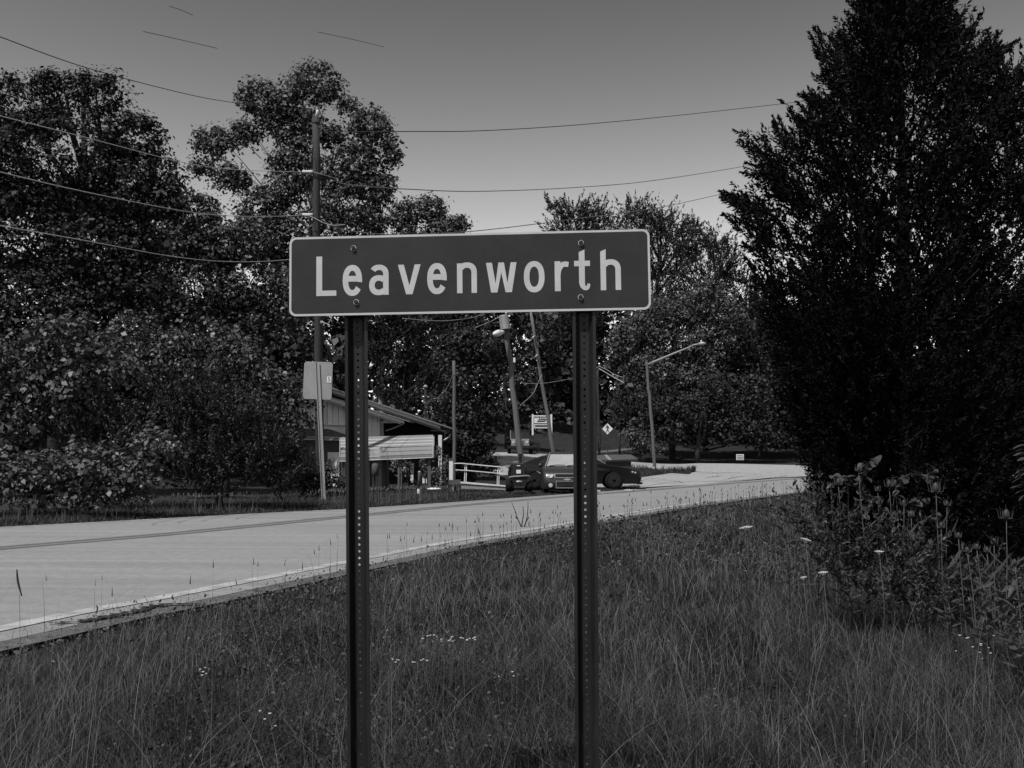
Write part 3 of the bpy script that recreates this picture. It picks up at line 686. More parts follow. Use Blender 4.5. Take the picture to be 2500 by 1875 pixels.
# planter
Yw = 36.5; base = onground(1108, Yw); pl = thing('wooden_planter', 'dark wooden planter box on legs left of the white railing', 'planter', base)
part(pl, base, slab([(1094,1172),(1124,1172),(1121,1183),(1097,1183)], Yw, .5), 'box', 'darkwood')
for x in (1098, 1104, 1117): part(pl, base, slab([(x, 1183), (x+3, 1183), (x+3.5, 1200), (x+.5, 1200)], Yw+.05, .08), 'leg', 'darkwood' if x != 1104 else 'alu')
# railing
Yr = 37.3; base = onground(1170, Yr); rl = thing('white_railing', 'white painted railing of a small ramp left of the parked cars', 'railing', base)
def rp(pts, name, m='whitepaint', y=Yr, dep=.05): part(rl, base, slab(pts, y, dep), name, m)
rp([(1108,1130.5),(1124,1129.6),(1235,1140.2),(1235,1142.4),(1124,1132),(1108,1132.5)], 'top_rail'); rp([(1112,1146),(1140,1147.4),(1235,1156.2),(1235,1158.2),(1140,1149.4),(1112,1148)], 'middle_rail', y=Yr+.01)
for x0 in (1134.5, 1138.3, 1214.3, 1218.4):
    s_ = -1.8; rp([(x0, 1132+(x0-1134)*.11), (x0+2, 1132.2+(x0-1134)*.11), (x0+2+s_, 1177+(x0-1134)*.1), (x0+s_, 1177+(x0-1134)*.1)], 'post', y=Yr+.052)
rp([(1123,1175.4),(1234,1185),(1234,1188),(1123,1180)], 'kick_board', y=Yr-.02, dep=.08)
rp([(1126,1180.5),(1234,1188.6),(1234,1196),(1126,1193)], 'ramp_side', 'concrete', Yr+.02, .8)
# dumpster with sloping lid
Yd = 51.0; base = onground(1495, Yd); dp = thing('dumpster', 'dark low dumpster with a sloping lid and one light stripe behind the cars', 'dumpster', base)
lid = [P(1415, 1112.4, Yd+1.5), P(1524, 1109.5, Yd+1.5), P(1542, 1109.6, Yd+1.4), P(1557, 1121, Yd), P(1438, 1125, Yd), P(1400, 1125, Yd)]
part(dp, base, B().prism(lid, (0, 0, -.03)), 'lid', 'galv2'); l2 = [p + Vector((0, 0, .006)) for p in (P(1475, 1111, Yd+1.5), P(1482, 1110.8, Yd+1.5), P(1494, 1123, Yd), P(1486, 1123.3, Yd))]
part(dp, base, B().prism(l2, (0, 0, .004)), 'stripe', 'alu')
part(dp, base, slab([(1400,1125.6),(1556,1121.6),(1556,1126),(1400,1130)], Yd-.02, .1), 'lid_edge', 'blackplastic'); part(dp, base, slab(rect(1405, 1127, 1541, 1176), Yd+.1, 1.4), 'body', 'darkwall')
for x in (1467, 1477.5): part(dp, base, slab(rect(x, 1125, x+2, 1126.6), Yd-.05, .03), 'bolt', 'chrome')
# row of mailboxes by the jeep
Yx = 75.0; base = onground(1309, Yx)
mr = thing('mailbox_row', 'dark plank on thin posts with a row of mailboxes beside the off-road car', 'mailboxes', base)
part(mr, base, slab([(1301,1080),(1318,1081),(1318,1086),(1301,1084)], Yx, .4), 'shelf', 'blackplastic')
for x, dx in ((1304, -1), (1308, 2), (1313, -2), (1316.5, 0)): part(mr, base, slab([(x, 1084), (x+1.6, 1084), (x+1.6+dx, 1108), (x+dx, 1108)], Yx+.1, .08), 'post', 'blackplastic')
# stones
for (x, y, w_, h_, Y) in ((1461, 1198, 7, 4.5, 38.0), (1470, 1203, 4, 3, 36.4), (1535, 1196, 14, 4, 38.6), (1374, 1198, 18, 2.0, 36.4)):
    c = P(x, y, Y); k_ = Y/F; bm = bmesh.new(); bmesh.ops.create_icosphere(bm, subdivisions=2, radius=1)
    for v in bm.verts: v.co = Vector((v.co.x*w_*k_, v.co.y*w_*k_*.7, v.co.z*h_*k_)) * (1 + .12*math.sin(v.co.x*7 + v.co.y*5))
    me = bpy.data.meshes.new('stone'); bm.to_mesh(me); bm.free(); me.materials.append(M['concrete']); o = link('stone', me); o.location = (c.x, c.y, max(c.z - h_*k_*.5, .02))
    tag(o, {1461: 'rounded pale stone just left of the black car front wheel', 1470: 'smallest pale stone at the road edge near the black car', 1535: 'long low pale stone under the nose of the black car', 1374: 'flat pale slab lying before the grey hatchback'}[x], 'stone')

# ------------------------------------------------------------ cars (built facing +X, wheels on z=0)
def arch(cx, r, z0, n=9):
    a0 = math.asin(max(-1, min(1, (z0 - .34)/r)))
    return [(cx + r*math.cos(a), .34 + r*math.sin(a)) for a in [a0 + (math.pi - 2*a0)*i/(n-1) for i in range(n)]]
def body_mesh(prof, hw, b=.10, shrink=.035):
    """side outline extruded over the width, with rolled edges"""
    n = len(prof); cx = sum(p[0] for p in prof)/n; cz = sum(p[1] for p in prof)/n
    lay = [(-hw, 1-shrink), (-hw+b*.4, 1-shrink*.3), (-hw+b, 1), (0, 1.004), (hw-b, 1), (hw-b*.4, 1-shrink*.3), (hw, 1-shrink)]
    V = []; 
    for y, s_ in lay:
        for x, z in prof: V.append((cx + (x-cx)*s_, y, cz + (z-cz)*s_ if z > .3 else z))
    Fc = [tuple(range(n)), tuple(range((len(lay)-1)*n + n-1, (len(lay)-1)*n - 1, -1))]
    for l in range(len(lay)-1):
        for i in range(n): Fc.append((l*n+i, l*n+(i+1) % n, (l+1)*n+(i+1) % n, (l+1)*n+i))
    b_ = B(); b_.add(V, Fc); return b_
def cabin_mesh(prof, hb, ht):
    z0 = min(p[1] for p in prof); z1 = max(p[1] for p in prof); n = len(prof)
    f = lambda z: hb + (ht-hb)*(z-z0)/(z1-z0)
    V = [(x, -f(z), z) for x, z in prof] + [(x, 0, z + (.02 if z > z1-.15 else 0)) for x, z in prof] + [(x, f(z), z) for x, z in prof]
    Fc = [tuple(range(n)), tuple(range(3*n-1, 2*n-1, -1))]
    for l in range(2):
        for i in range(n): Fc.append((l*n+i, l*n+(i+1) % n, (l+1)*n+(i+1) % n, (l+1)*n+i))
    return B().add(V, Fc), f
def smoothshade(o, ang=35):
    me = o.data; me.polygons.foreach_set('use_smooth', [True]*len(me.polygons))
    bm = bmesh.new(); bm.from_mesh(me)
    for e in bm.edges:
        if len(e.link_faces) == 2 and e.calc_face_angle(0) > R(ang): e.smooth = False
    bm.to_mesh(me); bm.free()
def wheel(t, x, y, r, w, side, spokes=5, rimm='rim'):
    tb = B().lathe([(r*.62, -w/2), (r*.93, -w/2), (r, -w*.32), (r, w*.32), (r*.93, w/2), (r*.62, w/2)], (x, y, r), axis='y', k=28)
    o = tb.build('wheel', 'rubber', t, True)
    rb = B().lathe([(r*.64, -.02), (r*.66, .03), (r*.60, .035), (r*.58, 0)], (x, y + side*w*.42, r), axis='y', k=24)
    for i in range(spokes):
        a = 2*math.pi*i/spokes; d = Vector((math.cos(a), 0, math.sin(a))); q = Vector((-math.sin(a), 0, math.cos(a)))
        c0 = Vector((x, y + side*(w*.42+.01), r)); rb.prism([c0 + q*.045, c0 + d*r*.62 + q*.035, c0 + d*r*.62 - q*.035, c0 - q*.045], (0, side*.02, 0))
    rb.lathe([(r*.15, -.01), (r*.15, .03)], (x, y + side*(w*.42+.01), r), axis='y', k=12)
    rb.build('rim', rimm, o)
def panel_on(t, pts, m, name, d, parent=None): return B().prism(pts, d).build(name, m, parent or t)
# black sedan, side on
YC = 41.6; base = onground(1398, YC); sed = thing('black_sedan', 'long black sedan parked side on behind the grey hatchback', 'car', base)
sed.scale = (1.04, 1, 1.0); z_ = .60
low = [(-2.40,.26),(-2.56,.42),(-2.60,.66),(-2.55,.92),(-2.44,1.02),(-2.0,1.06),(-1.4,1.06),(.9,1.03),(1.3,1.0),(1.8,.94),(2.2,.86),(2.45,.77),(2.60,.66),(2.64,.48),(2.60,.34),(2.50,.24)]
prof = low + list(reversed(arch(1.55, .42, .24)))[::-1] + list(arch(-1.55, .42, .24))
prof = low + arch(1.56, .43, .24) + arch(-1.56, .43, .24)
o = body_mesh(prof, .93).build('body', 'blackpaint', sed); smoothshade(o)
cab = [(-2.05,1.04),(-1.25,1.36),(-.75,1.46),(-.2,1.49),(.35,1.46),(.6,1.40),(1.28,1.02)]
cb_, f = cabin_mesh(cab, .80, .60); o = cb_.build('roof', 'blackpaint', sed); smoothshade(o, 50)
for sgn_ in (-1, 1):
    for poly in ([(-1.35,1.10),(-1.05,1.34),(-.72,1.40),(-.42,1.41),(-.40,1.09)], [(-.34,1.09),(-.36,1.41),(.30,1.39),(.55,1.32),(.92,1.10)]):
        B().prism([(x, sgn_*(f(z)+.002), z) for x, z in poly], (0, sgn_*.006, 0)).build('side_window', 'glass', sed)
    o = B().lathe([(.02, -.06), (.08, -.04), (.09, .03), (.03, .06)], (.80, sgn_*.98, 1.10), axis='x', k=12).build('mirror', 'blackpaint', sed, True)
B().prism([(.66,-.58,1.37),(.66,.58,1.37),(1.24,.70,1.06),(1.24,-.70,1.06)], (.012, 0, .012)).build('windscreen', 'windscreen', sed)
B().prism([(-1.30,-.58,1.34),(-1.98,-.68,1.075),(-1.98,.68,1.075),(-1.30,.58,1.34)], (-.01, 0, .012)).build('rear_window', 'glass', sed)
for x in (-1.56, 1.56):
    for s_ in (-1, 1): wheel(sed, x, s_*.79, .37, .24, s_, 5)
for s_ in (-1, 1):
    B().prism([(2.18,s_*.91,.80),(2.48,s_*.90,.72),(2.46,s_*.90,.62),(2.20,s_*.91,.66)], (0, s_*.035, 0)).build('headlight', 'blackplastic', sed)
    for lx in (2.27, 2.38): B().lathe([(.035, -.015), (.035, .015)], (lx, s_*.945, .73 if lx < 2.3 else .70), axis='y', k=10).build('lamp', 'lamp', sed)
    B().box((-2.585, s_*.86-.14, .78), (-2.50, s_*.86+.04, .92)).build('tail_light', 'glass', sed)
    for dx in (-1.02, 0.02): B().box((dx-.12, s_*.925, .90), (dx+.06, s_*.955, .93)).build('door_handle', 'blackplastic', sed)
    for dx in (-.42, .92): B().box((dx-.004, s_*.920, .34), (dx+.004, s_*.9325, 1.0)).build('door_seam', 'rubber', sed)
B().box((2.56, -.5, .48), (2.665, .5, .70)).build('grille', 'blackplastic', sed)
B().box((2.46, -.80, .22), (2.68, .80, .30)).build('bumper_lip', 'blackplastic', sed)
B().tube([(-.9, 0, 1.475), (-.95, 0, 1.56)], [.03, .012], 8).build('antenna', 'blackplastic', sed)
# grey hatchback, facing the road
YA = 36.0; base = onground(1384, YA); hb = thing('grey_hatchback', 'small dark grey hatchback facing the road in front of the black sedan', 'car', base, rz=R(-90))
hb.location = (base.x, YA + 1.95, base.z)
low = [(-1.88,.28),(-1.95,.50),(-1.92,.95),(1.10,.98),(1.45,.93),(1.72,.84),(1.86,.72),(1.94,.52),(1.93,.34),(1.86,.20)]
prof = low + arch(1.22, .36, .20) + arch(-1.22, .36, .20)
o = body_mesh(prof, .855, .14, .05).build('body', 'greypaint', hb); smoothshade(o)
cab = [(-1.85,.94),(-1.65,1.42),(-1.1,1.51),(-.3,1.535),(.20,1.50),(.32,1.45),(1.02,.96)]
cb_, f = cabin_mesh(cab, .78, .56); o = cb_.build('roof', 'greypaint', hb); smoothshade(o, 50)
B().prism([(.36,-.535,1.435),(.36,.535,1.435),(.98,.70,1.0),(.98,-.70,1.0)], (.014, 0, .012)).build('windscreen', 'windscreen', hb)
for s_ in (-1, 1):
    B().tube([(.34, s_*.57, 1.47), (.70, s_*.66, 1.23), (1.04, s_*.765, .98)], .022, 8).build('pillar_trim', 'alu', hb)
    B().prism([(x, s_*(f(z)+.002), z) for x, z in [(-1.3,1.0),(-1.2,1.40),(-.1,1.42),(.25,1.36),(.75,1.0)]], (0, s_*.006, 0)).build('side_window', 'glass', hb)
    B().lathe([(.02, -.07), (.075, -.05), (.085, .03), (.03, .07)], (.66, s_*.93, 1.04), axis='x', k=12).build('mirror', 'greypaint', hb, True)
    B().prism([(1.60,s_*.56,.77),(1.50,s_*.84,.86),(1.60,s_*.85,.66),(1.84,s_*.80,.58),(1.93,s_*.54,.60),(1.93,s_*.50,.70)], (.035, 0, .01)).build('headlight', 'lamp', hb)
    B().lathe([(.075, 0), (.075, .03), (.05, .035)], (1.915, s_*.60, .33), axis='x', k=16).build('fog_lamp', 'lamp', hb)
    for x in (-1.22, 1.22): wheel(hb, x, s_*.75, .30, .19, s_, 5)
def ringbar(y0, y1, z0, z1, th, x, name, m):
    b_ = B(); b_.box((x, y0, z0), (x+.03, y1, z0+th)).box((x, y0, z1-th), (x+.03, y1, z1)).box((x, y0, z0+th), (x+.03, y0+th, z1-th)).box((x, y1-th, z0+th), (x+.03, y1, z1-th)); b_.build(name, m, hb)
B().box((1.90,-.43,.615), (1.945,.43,.735)).build('grille', 'blackplastic', hb); ringbar(-.46, .46, .595, .755, .022, 1.925, 'grille_surround', 'chrome')
B().box((1.90,-.38,.25), (1.950,.38,.47)).build('lower_grille', 'blackplastic', hb); ringbar(-.41, .41, .23, .49, .02, 1.93, 'lower_surround', 'alu')
B().prism([(1.955,y,.545+z) for y, z in [(-.13,-.02),(-.13,.016),(-.05,.016),(-.045,.032),(.05,.032),(.045,.016),(.13,.016),(.13,-.02),(.05,-.02),(.045,-.036),(-.05,-.036),(-.045,-.02)]], (.015, 0, 0)).build('emblem', 'chrome', hb)
B().box((1.958,-.16,.30), (1.968,.16,.43)).build('number_plate', 'galv', hb)
for y0, y1 in ((-.62, -.02), (0.05, .62)): B().tube([(1.0, y0, 1.02), (.98, (y0+y1)/2, 1.06), (.97, y1, 1.045)], .012, 6).build('wiper', 'rubber', hb)
B().tube([(-.2, .0, 1.55), (-.2, .0, 1.70)], [.02, .006], 6).build('antenna', 'rubber', hb)
# riding mower seen from behind
YM = 35.3; base = onground(1264, YM); mw = thing('riding_mower', 'dark riding mower with a light curved rear bumper left of the cars', 'mower', base)
def mp(b_, name, m, sm=False): part(mw, base, b_, name, m, sm)
mp(slab([(1254,1136),(1262,1133.5),(1276,1133.5),(1281,1138),(1283,1164),(1252,1164)], YM, .5), 'seat_back', 'blackplastic')
mp(slab(rect(1260.5, 1147, 1271.5, 1156), YM-.02, .015), 'plate', 'whitepaint'); mp(slab(rect(1261.5, 1136, 1270, 1138), YM-.03, .02), 'reflector', 'whitepaint')
mp(B().tube(smooth_line([P(1243, 1168, YM-.1), P(1247, 1164.5, YM-.16), P(1268, 1163, YM-.25), P(1289, 1162, YM-.16), P(1294, 1166, YM-.1)], 5), .035, 8), 'rear_bumper', 'roof', True)
mp(slab([(1249,1168),(1286,1167),(1284,1186),(1252,1187)], YM+.05, .5), 'engine_block', 'galv')
mp(slab([(1250,1140),(1286,1139),(1290,1160),(1246,1160)], YM+.6, .9), 'hood', 'blackplastic')
for x in (1243, 1293):
    c = P(x, 1184, YM+.15); mp(B().lathe([(.12, -.11), (.21, -.11), (.24, -.06), (.24, .06), (.21, .11), (.12, .11)], c, axis='x', k=18), 'wheel', 'rubber', True)
for x in (1250, 1286):
    c = P(x, 1188, YM+1.5); mp(B().lathe([(.08, -.08), (.17, -.08), (.17, .08), (.08, .08)], c, axis='x', k=14), 'wheel', 'rubber', True)
mp(B().lathe([(.03, -.1), (.05, 0), (.03, .1)], P(1267, 1176, YM-.05), axis='x', k=8), 'hitch', 'chrome')
mp(B().tube([P(1262, 1130, YM+.6), P(1268, 1127, YM+.6), P(1275, 1130, YM+.6)], .015, 6), 'steering_wheel', 'blackplastic')
# off-road car coming down the hill
YJ = 72.0; base = onground(1270, YJ); base = G(1270, 1109, 60); jp = thing('offroad_car', 'boxy dark off-road car with pale grille facing down the hill', 'car', base)
def jb(b_, name, m, sm=False, par=None): return b_.build(name, m, par or jp, sm)
jb(B().box((-.78, .2, .45), (.78, 3.4, 1.05)), 'body', 'galv'); jb(B().box((-.66, .12, .50), (.66, .24, 1.08)), 'grille', 'alu')
for i in range(7): jb(B().box((-.33+.095*i, .10, .66), (-.28+.095*i, .13, .98)), 'grille_slot', 'print')
for s_ in (-1, 1):
    jb(B().lathe([(.11, 0), (.11, .04)], (s_*.50, .09, .88), axis='y', k=14), 'headlight', 'lamp')
    jb(B().box((s_*.80-.17, .1, .86), (s_*.80+.17, 1.0, .93)), 'fender', 'blackplastic')
    jb(B().lathe([(.20, -.13), (.38, -.13), (.41, -.08), (.41, .08), (.38, .13), (.20, .13)], (s_*.80, .55, .40), axis='x', k=20), 'wheel', 'rubber', True)
    jb(B().lathe([(.20, -.13), (.38, -.13), (.41, -.08), (.41, .08), (.38, .13), (.20, .13)], (s_*.80, 2.9, .40), axis='x', k=20), 'wheel', 'rubber', True)
    jb(B().box((s_*.92-.09, 1.35, 1.15), (s_*.92+.09, 1.45, 1.33)), 'mirror', 'blackplastic')
    jb(B().box((s_*.70-.03, 1.28, 1.08), (s_*.70+.03, 1.34, 1.76)), 'pillar', 'alu' if s_ < 0 else 'blackplastic')
jb(B().box((-.95, -.12, .42), (.95, .06, .62)), 'bumper', 'blackplastic'); jb(B().prism([(-.67,1.28,1.08),(.67,1.28,1.08),(.66,1.42,1.70),(-.66,1.42,1.70)], (0, .03, 0)), 'windscreen', 'glass')
jb(B().box((-.68, .22, 1.05), (.68, 1.3, 1.12)), 'hood', 'alu'); jb(B().box((-.74, 1.4, 1.05), (.74, 3.4, 1.80)), 'hard_top', 'blackplastic')
# ------------------------------------------------------------ foliage generators
def leaf_quads(C, N, T, ln, wd, fold=.25):
    """kite leaves: centre C, normal N, direction T (n,3), length, width arrays -> verts (4n,3)"""
    S = np.cross(N, T); S /= np.linalg.norm(S, axis=1, keepdims=True) + 1e-9
    ln = ln[:, None]; wd = wd[:, None]
    a = C - T*ln*.5; b = C + S*wd*.5 - T*ln*.05 + N*wd*fold; c = C + T*ln*.5; d = C - S*wd*.5 - T*ln*.05 + N*wd*fold
    return np.stack([a, b, c, d], 1).reshape(-1, 3)
def quad_mesh(name, V, m):
    me = bpy.data.meshes.new(name); n = len(V)//4
    me.vertices.add(len(V)); me.vertices.foreach_set('co', V.astype(np.float32).ravel())
    me.loops.add(len(V)); me.loops.foreach_set('vertex_index', np.arange(len(V), dtype=np.int32))
    me.polygons.add(n); me.polygons.foreach_set('loop_start', np.arange(0, len(V), 4, dtype=np.int32))
    me.materials.append(M[m]); me.update(calc_edges=True); return me
def unit(a): return a / (np.linalg.norm(a, axis=1, keepdims=True) + 1e-9)
def lobe_points(rng, n, flat=.35):
    d = unit(rng.normal(size=(n, 3))); r = rng.uniform(flat, 1, n)**.5; return d, r
def crown(rng, lobes, Y, leaf_px, clump_px=30, dens=1.0, style='broad', depth=.75):
    """lobes: (px, py, rx, ry[, dY]) outline blobs in the photograph, built at their real size at distance Y"""
    out = []
    for lb in lobes:
        px, py, rx, ry = lb[:4]; y = Y + (lb[4] if len(lb) > 4 else 0)
        k = y / F; c = np.array(P(px, py, y)); Rx, Rz = rx*k, ry*k; Ry = min(Rx, Rz)*depth + .25*max(Rx, Rz)*depth
        ncl = max(8, int(4.4 * rx*ry / (clump_px*.62)**2 * dens)); lf = leaf_px*k; cr = clump_px*k
        d, r = lobe_points(rng, ncl)
        cc = c + d * r[:, None] * np.array([Rx-cr*.45, Ry, Rz-cr*.45])
        cs = cr * rng.uniform(.4, 1.5, ncl)
        nl = max(6, int(1.05 * (clump_px/leaf_px)**2 * 2.0)) 
        idx = np.repeat(np.arange(ncl), nl); m = len(idx)
        q = unit(rng.normal(size=(m, 3)) + np.array([0, 0, .55])); rr = rng.uniform(.45, 1.05, m)
        if style == 'spiky':
            ax = unit(d*np.array([.8, .8, .5]) + np.array([0, 0, .75]) + rng.normal(size=(ncl, 3))*.18)[idx]
            t = rng.uniform(-.7, 1.15, m); w = np.clip(1 - (t+.7)/1.9, .08, 1)*.42
            C = cc[idx] + ax*(t*cs[idx]*1.25)[:, None] + q*(w*cs[idx]*rr)[:, None]
            Nn = unit(q + rng.normal(size=(m, 3))*.5); Tt = unit(ax + q*.7 + rng.normal(size=(m, 3))*.25)
            ln = lf*rng.uniform(.8, 1.6, m); wd = ln*.35
        else:
            C = cc[idx] + q*(rr*cs[idx])[:, None]*np.array([1, 1, .75])
            Nn = unit(q*1.0 + np.array([0, -.1, .35]) + rng.normal(size=(m, 3))*.38)
            Tt = unit(np.cross(Nn, rng.normal(size=(m, 3)))*1.0 + np.array([0, 0, -.35]))
            ln = lf*rng.uniform(.55, 1.5, m)*rng.uniform(.75, 1.25, ncl)[idx]; wd = ln*rng.uniform(.55, .85, m)
        Tt = unit(Tt - Nn*(Tt*Nn).sum(1, keepdims=True))
        out.append(leaf_quads(C, Nn, Tt, ln, wd))
    return np.concatenate(out)
NLEAF = [0]
def tree(name, label, cat, Y, bpx, lobes, leaf_px=8, clump_px=30, dens=1.0, style='broad', m='leaf', bark='bark', tr=.2, group=None, trunk=True, seed=0, limbs=None):
    rng = np.random.default_rng(seed + int(Y*10) + len(lobes))
    base = onground(bpx, Y, -.1); t = thing(name, label, cat, base, group=group)
    V = crown(rng, lobes, Y, leaf_px, clump_px, dens, style) - np.array(base); NLEAF[0] += len(V)//4
    link('crown', quad_mesh('crown', V, m), t)
    if trunk:
        b = B(); ct = sum((P(l[0], l[1], Y + (l[4] if len(l) > 4 else 0)) for l in lobes), Vector())/len(lobes)
        zt = max(P(l[0], l[1], Y).z for l in lobes); r_ = random.Random(seed + bpx)
        pts = [base + Vector((0, 0, 0))]
        for i in range(1, 6):
            f = i/5; pts.append(Vector((base.x + (ct.x-base.x)*f**1.5 + r_.gauss(0, tr*.5), Y + r_.gauss(0, tr*.4), base.z + (zt-base.z)*f)))
        b.tube([p - base for p in pts], [tr*(1.15-.95*i/5) for i in range(6)], 9)
        o = b.build('trunk', bark, t, True)
        b = B()
        for l in (limbs or lobes):
            e = P(l[0], l[1], Y + (l[4] if len(l) > 4 else 0)); f = max(.15, min(.85, (e.z-base.z)/(zt-base.z+.01) - .22)); s0 = pts[0].lerp(pts[-1], f)
            i0 = min(4, int(f*5)); s0 = pts[i0].lerp(pts[i0+1], f*5-i0)
            mid = s0.lerp(e, .5) + Vector((r_.gauss(0, .2), 0, .15))
            b.tube([s0 - base, mid - base, e - base], [tr*.42, tr*.28, tr*.08], 6)
            for _ in range(3):
                q = e + Vector((r_.gauss(0, 1), r_.gauss(0, .5), r_.uniform(.2, 1))).normalized() * l[2]*Y/F*.7
                b.tube([mid - base, (mid.lerp(q, .6) + Vector((0, 0, .1))) - base, q - base], [tr*.2, tr*.12, tr*.03], 5)
        b.build('limbs', bark, t, True)
    return t
# left wall of trees
tree('broadleaf_tree', 'tallest dark broadleaf tree filling the top left corner', 'tree', 34, 150,
     [(60,260,110,90),(235,235,95,65),(130,205,60,32),(330,340,90,80),(395,430,60,60),(150,380,190,130),(300,470,130,100),(60,560,130,130),(230,620,160,110),(410,500,60,60),(120,760,180,120),(40,790,150,90),(230,750,140,80),(330,700,120,80),(330,600,90,70),(-60,420,120,200)], 8.5, 30, 1.2, m='leafdull', tr=.3, seed=1)
tree('broadleaf_tree', 'broadleaf tree between the corner tree and the tall pole', 'tree', 42, 520,
     [(470,520,75,60),(520,610,90,70),(420,600,90,80),(600,600,90,70),(480,720,140,90),(620,710,110,80),(660,790,90,70),(380,760,110,90),(540,830,150,80)], 9, 30, 1.3, m='leaf', tr=.25, seed=2)
tree('tall_tree', 'tall rounded poplar like tree rising behind the tall wooden pole', 'tree', 56, 800,
     [(770,205,85,58),(700,262,55,50),(632,245,62,58),(600,330,46,42),(520,350,58,50),(490,410,34,34),(850,262,30,30),(705,335,34,34),(748,300,50,44),(800,335,50,44),(690,400,50,44),(660,300,40,40),(740,370,46,40),(860,450,60,50),(905,312,62,56),(955,372,30,52),(870,395,80,52),(760,420,70,60),(930,460,45,55),(850,510,90,70),(700,470,70,50),(720,780,100,60),(760,700,110,70),(680,880,90,70),(600,1000,120,80),(640,520,80,70),(560,440,60,45),(760,570,120,70)],
     8.5, 26, 1.35, m='leaf', bark='barkpale', tr=.2, seed=3, limbs=[(770,240,60,58),(632,265,62,58),(720,330,40,40),(830,340,40,40),(905,330,50,50),(600,350,46,42),(520,370,58,50)])
tree('broadleaf_tree', 'lower tree whose crown ends left of the gap above the town sign', 'tree', 62, 1000,
     [(1000,520,55,45),(1060,515,42,42),(1120,545,34,28),(1080,580,70,50),(950,580,90,60),(1000,660,120,70),(880,660,90,70)], 7.5, 26, 1.25, m='leaf', tr=.22, seed=4)
tree('dark_evergreen', 'dark drooping evergreen behind the low building roof', 'tree', 58, 930,
     [(900,790,110,70),(1000,800,110,80),(930,890,110,60),(840,880,60,60),(1060,900,70,60),(1010,960,110,60),(880,700,100,60),(980,870,90,60),(1010,760,90,60),(850,800,70,60)], 7.5, 26, 1.0, 'spiky', 'leafdull', 'barkpale', tr=.25, seed=5)
tree('dark_evergreen', 'dark spreading tree over the white railing with low hanging boughs', 'tree', 50, 1150,
     [(1150,920,75,70),(1160,1010,80,60),(1140,1080,80,55),(1180,1130,38,40),(1120,1150,50,40),(1200,1140,18,26),(1130,850,60,60),(1195,960,40,50),(1080,1010,50,60),(1180,850,50,50),(1060,1110,45,50)], 7.5, 24, 1.1, 'broad', 'leafdull', tr=.25, seed=6)
tree('broadleaf_tree', 'tree between the two leaning poles with bright gaps', 'tree', 84, 1240,
     [(1180,800,70,50),(1240,850,60,50),(1270,930,50,50),(1210,740,60,45),(1330,830,50,60),(1150,720,70,50),(1240,1000,60,40),(1300,1010,40,36),(1100,740,60,60)], 7.5, 26, 1.1, m='leafdull', tr=.25, seed=7)
tree('broadleaf_tree', 'dark tree behind the slim leaning pole and right sign post', 'tree', 122, 1400,
     [(1350,880,70,80),(1420,800,80,80),(1380,980,70,60),(1450,930,60,80),(1480,1000,50,40),(1320,960,50,60),(1400,720,70,50),(1540,880,60,80)], 6, 22, 1.0, m='leafdull', tr=.35, seed=8)
# pines and scrub on the right
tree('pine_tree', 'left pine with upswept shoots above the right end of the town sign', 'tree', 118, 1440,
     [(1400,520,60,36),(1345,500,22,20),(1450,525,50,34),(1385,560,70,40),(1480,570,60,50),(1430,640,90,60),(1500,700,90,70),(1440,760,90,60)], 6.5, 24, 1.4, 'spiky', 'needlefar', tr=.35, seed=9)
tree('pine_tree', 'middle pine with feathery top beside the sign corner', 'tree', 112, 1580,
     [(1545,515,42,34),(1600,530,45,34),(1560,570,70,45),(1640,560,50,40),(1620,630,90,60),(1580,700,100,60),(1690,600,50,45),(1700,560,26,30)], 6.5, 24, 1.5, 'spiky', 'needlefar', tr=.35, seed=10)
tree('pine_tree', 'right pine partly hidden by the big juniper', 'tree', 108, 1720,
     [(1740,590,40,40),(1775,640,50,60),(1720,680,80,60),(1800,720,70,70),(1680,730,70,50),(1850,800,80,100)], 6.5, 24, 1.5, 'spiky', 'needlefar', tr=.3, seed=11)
tree('broadleaf_tree', 'rounded leafy tree whose top shines just right of the town sign', 'tree', 99, 1640,
     [(1730,720,60,42),(1690,760,70,45),(1620,770,70,45),(1780,780,60,60),(1560,810,70,50),(1650,840,90,50),(1740,850,80,60),(1510,850,50,50),(1600,900,90,50),(1700,930,90,50)], 6.5, 22, 1.05, m='leaf', tr=.3, seed=12)
tree('broadleaf_tree', 'dark tree behind the street lamp post', 'tree', 95, 1700,
     [(1600,980,80,50),(1680,1000,80,50),(1570,1060,40,40),(1640,1060,60,36),(1760,960,70,60),(1780,1040,80,50),(1850,960,60,70),(1850,1060,70,45)], 6.5, 22, 1.0, m='leafdull', tr=.25, seed=13)
tree('young_tree', 'pale feathery young tree on the lawn left of the street lamp', 'tree', 97, 1512,
     [(1508,960,14,22),(1505,985,22,22),(1515,1012,26,20),(1500,1030,22,14)], 5, 14, 1.1, 'spiky', 'leaflight', tr=.1, seed=14)
tree('lawn_shrub', 'low grey shrub at the foot of the lawn near the street lamp', 'shrub', 93, 1560,
     [(1560,1085,30,26),(1540,1062,26,24),(1600,1100,30,16)], 5.5, 16, 1.1, 'broad', 'leaf', tr=.08, seed=15)
tree('roadside_thicket', 'thicket of mixed bushes along the far road beside the juniper', 'bushes', 101, 1850,
     [(1800,880,60,60),(1880,880,70,80),(1900,1000,80,60),(1960,940,90,90),(1950,1070,90,45),(2050,1000,100,90),(2050,860,110,110),(1830,1020,70,50),(2200,960,120,130),(2350,960,120,140)], 6.5, 24, .9, 'broad', 'leafdull', tr=.2, seed=16)
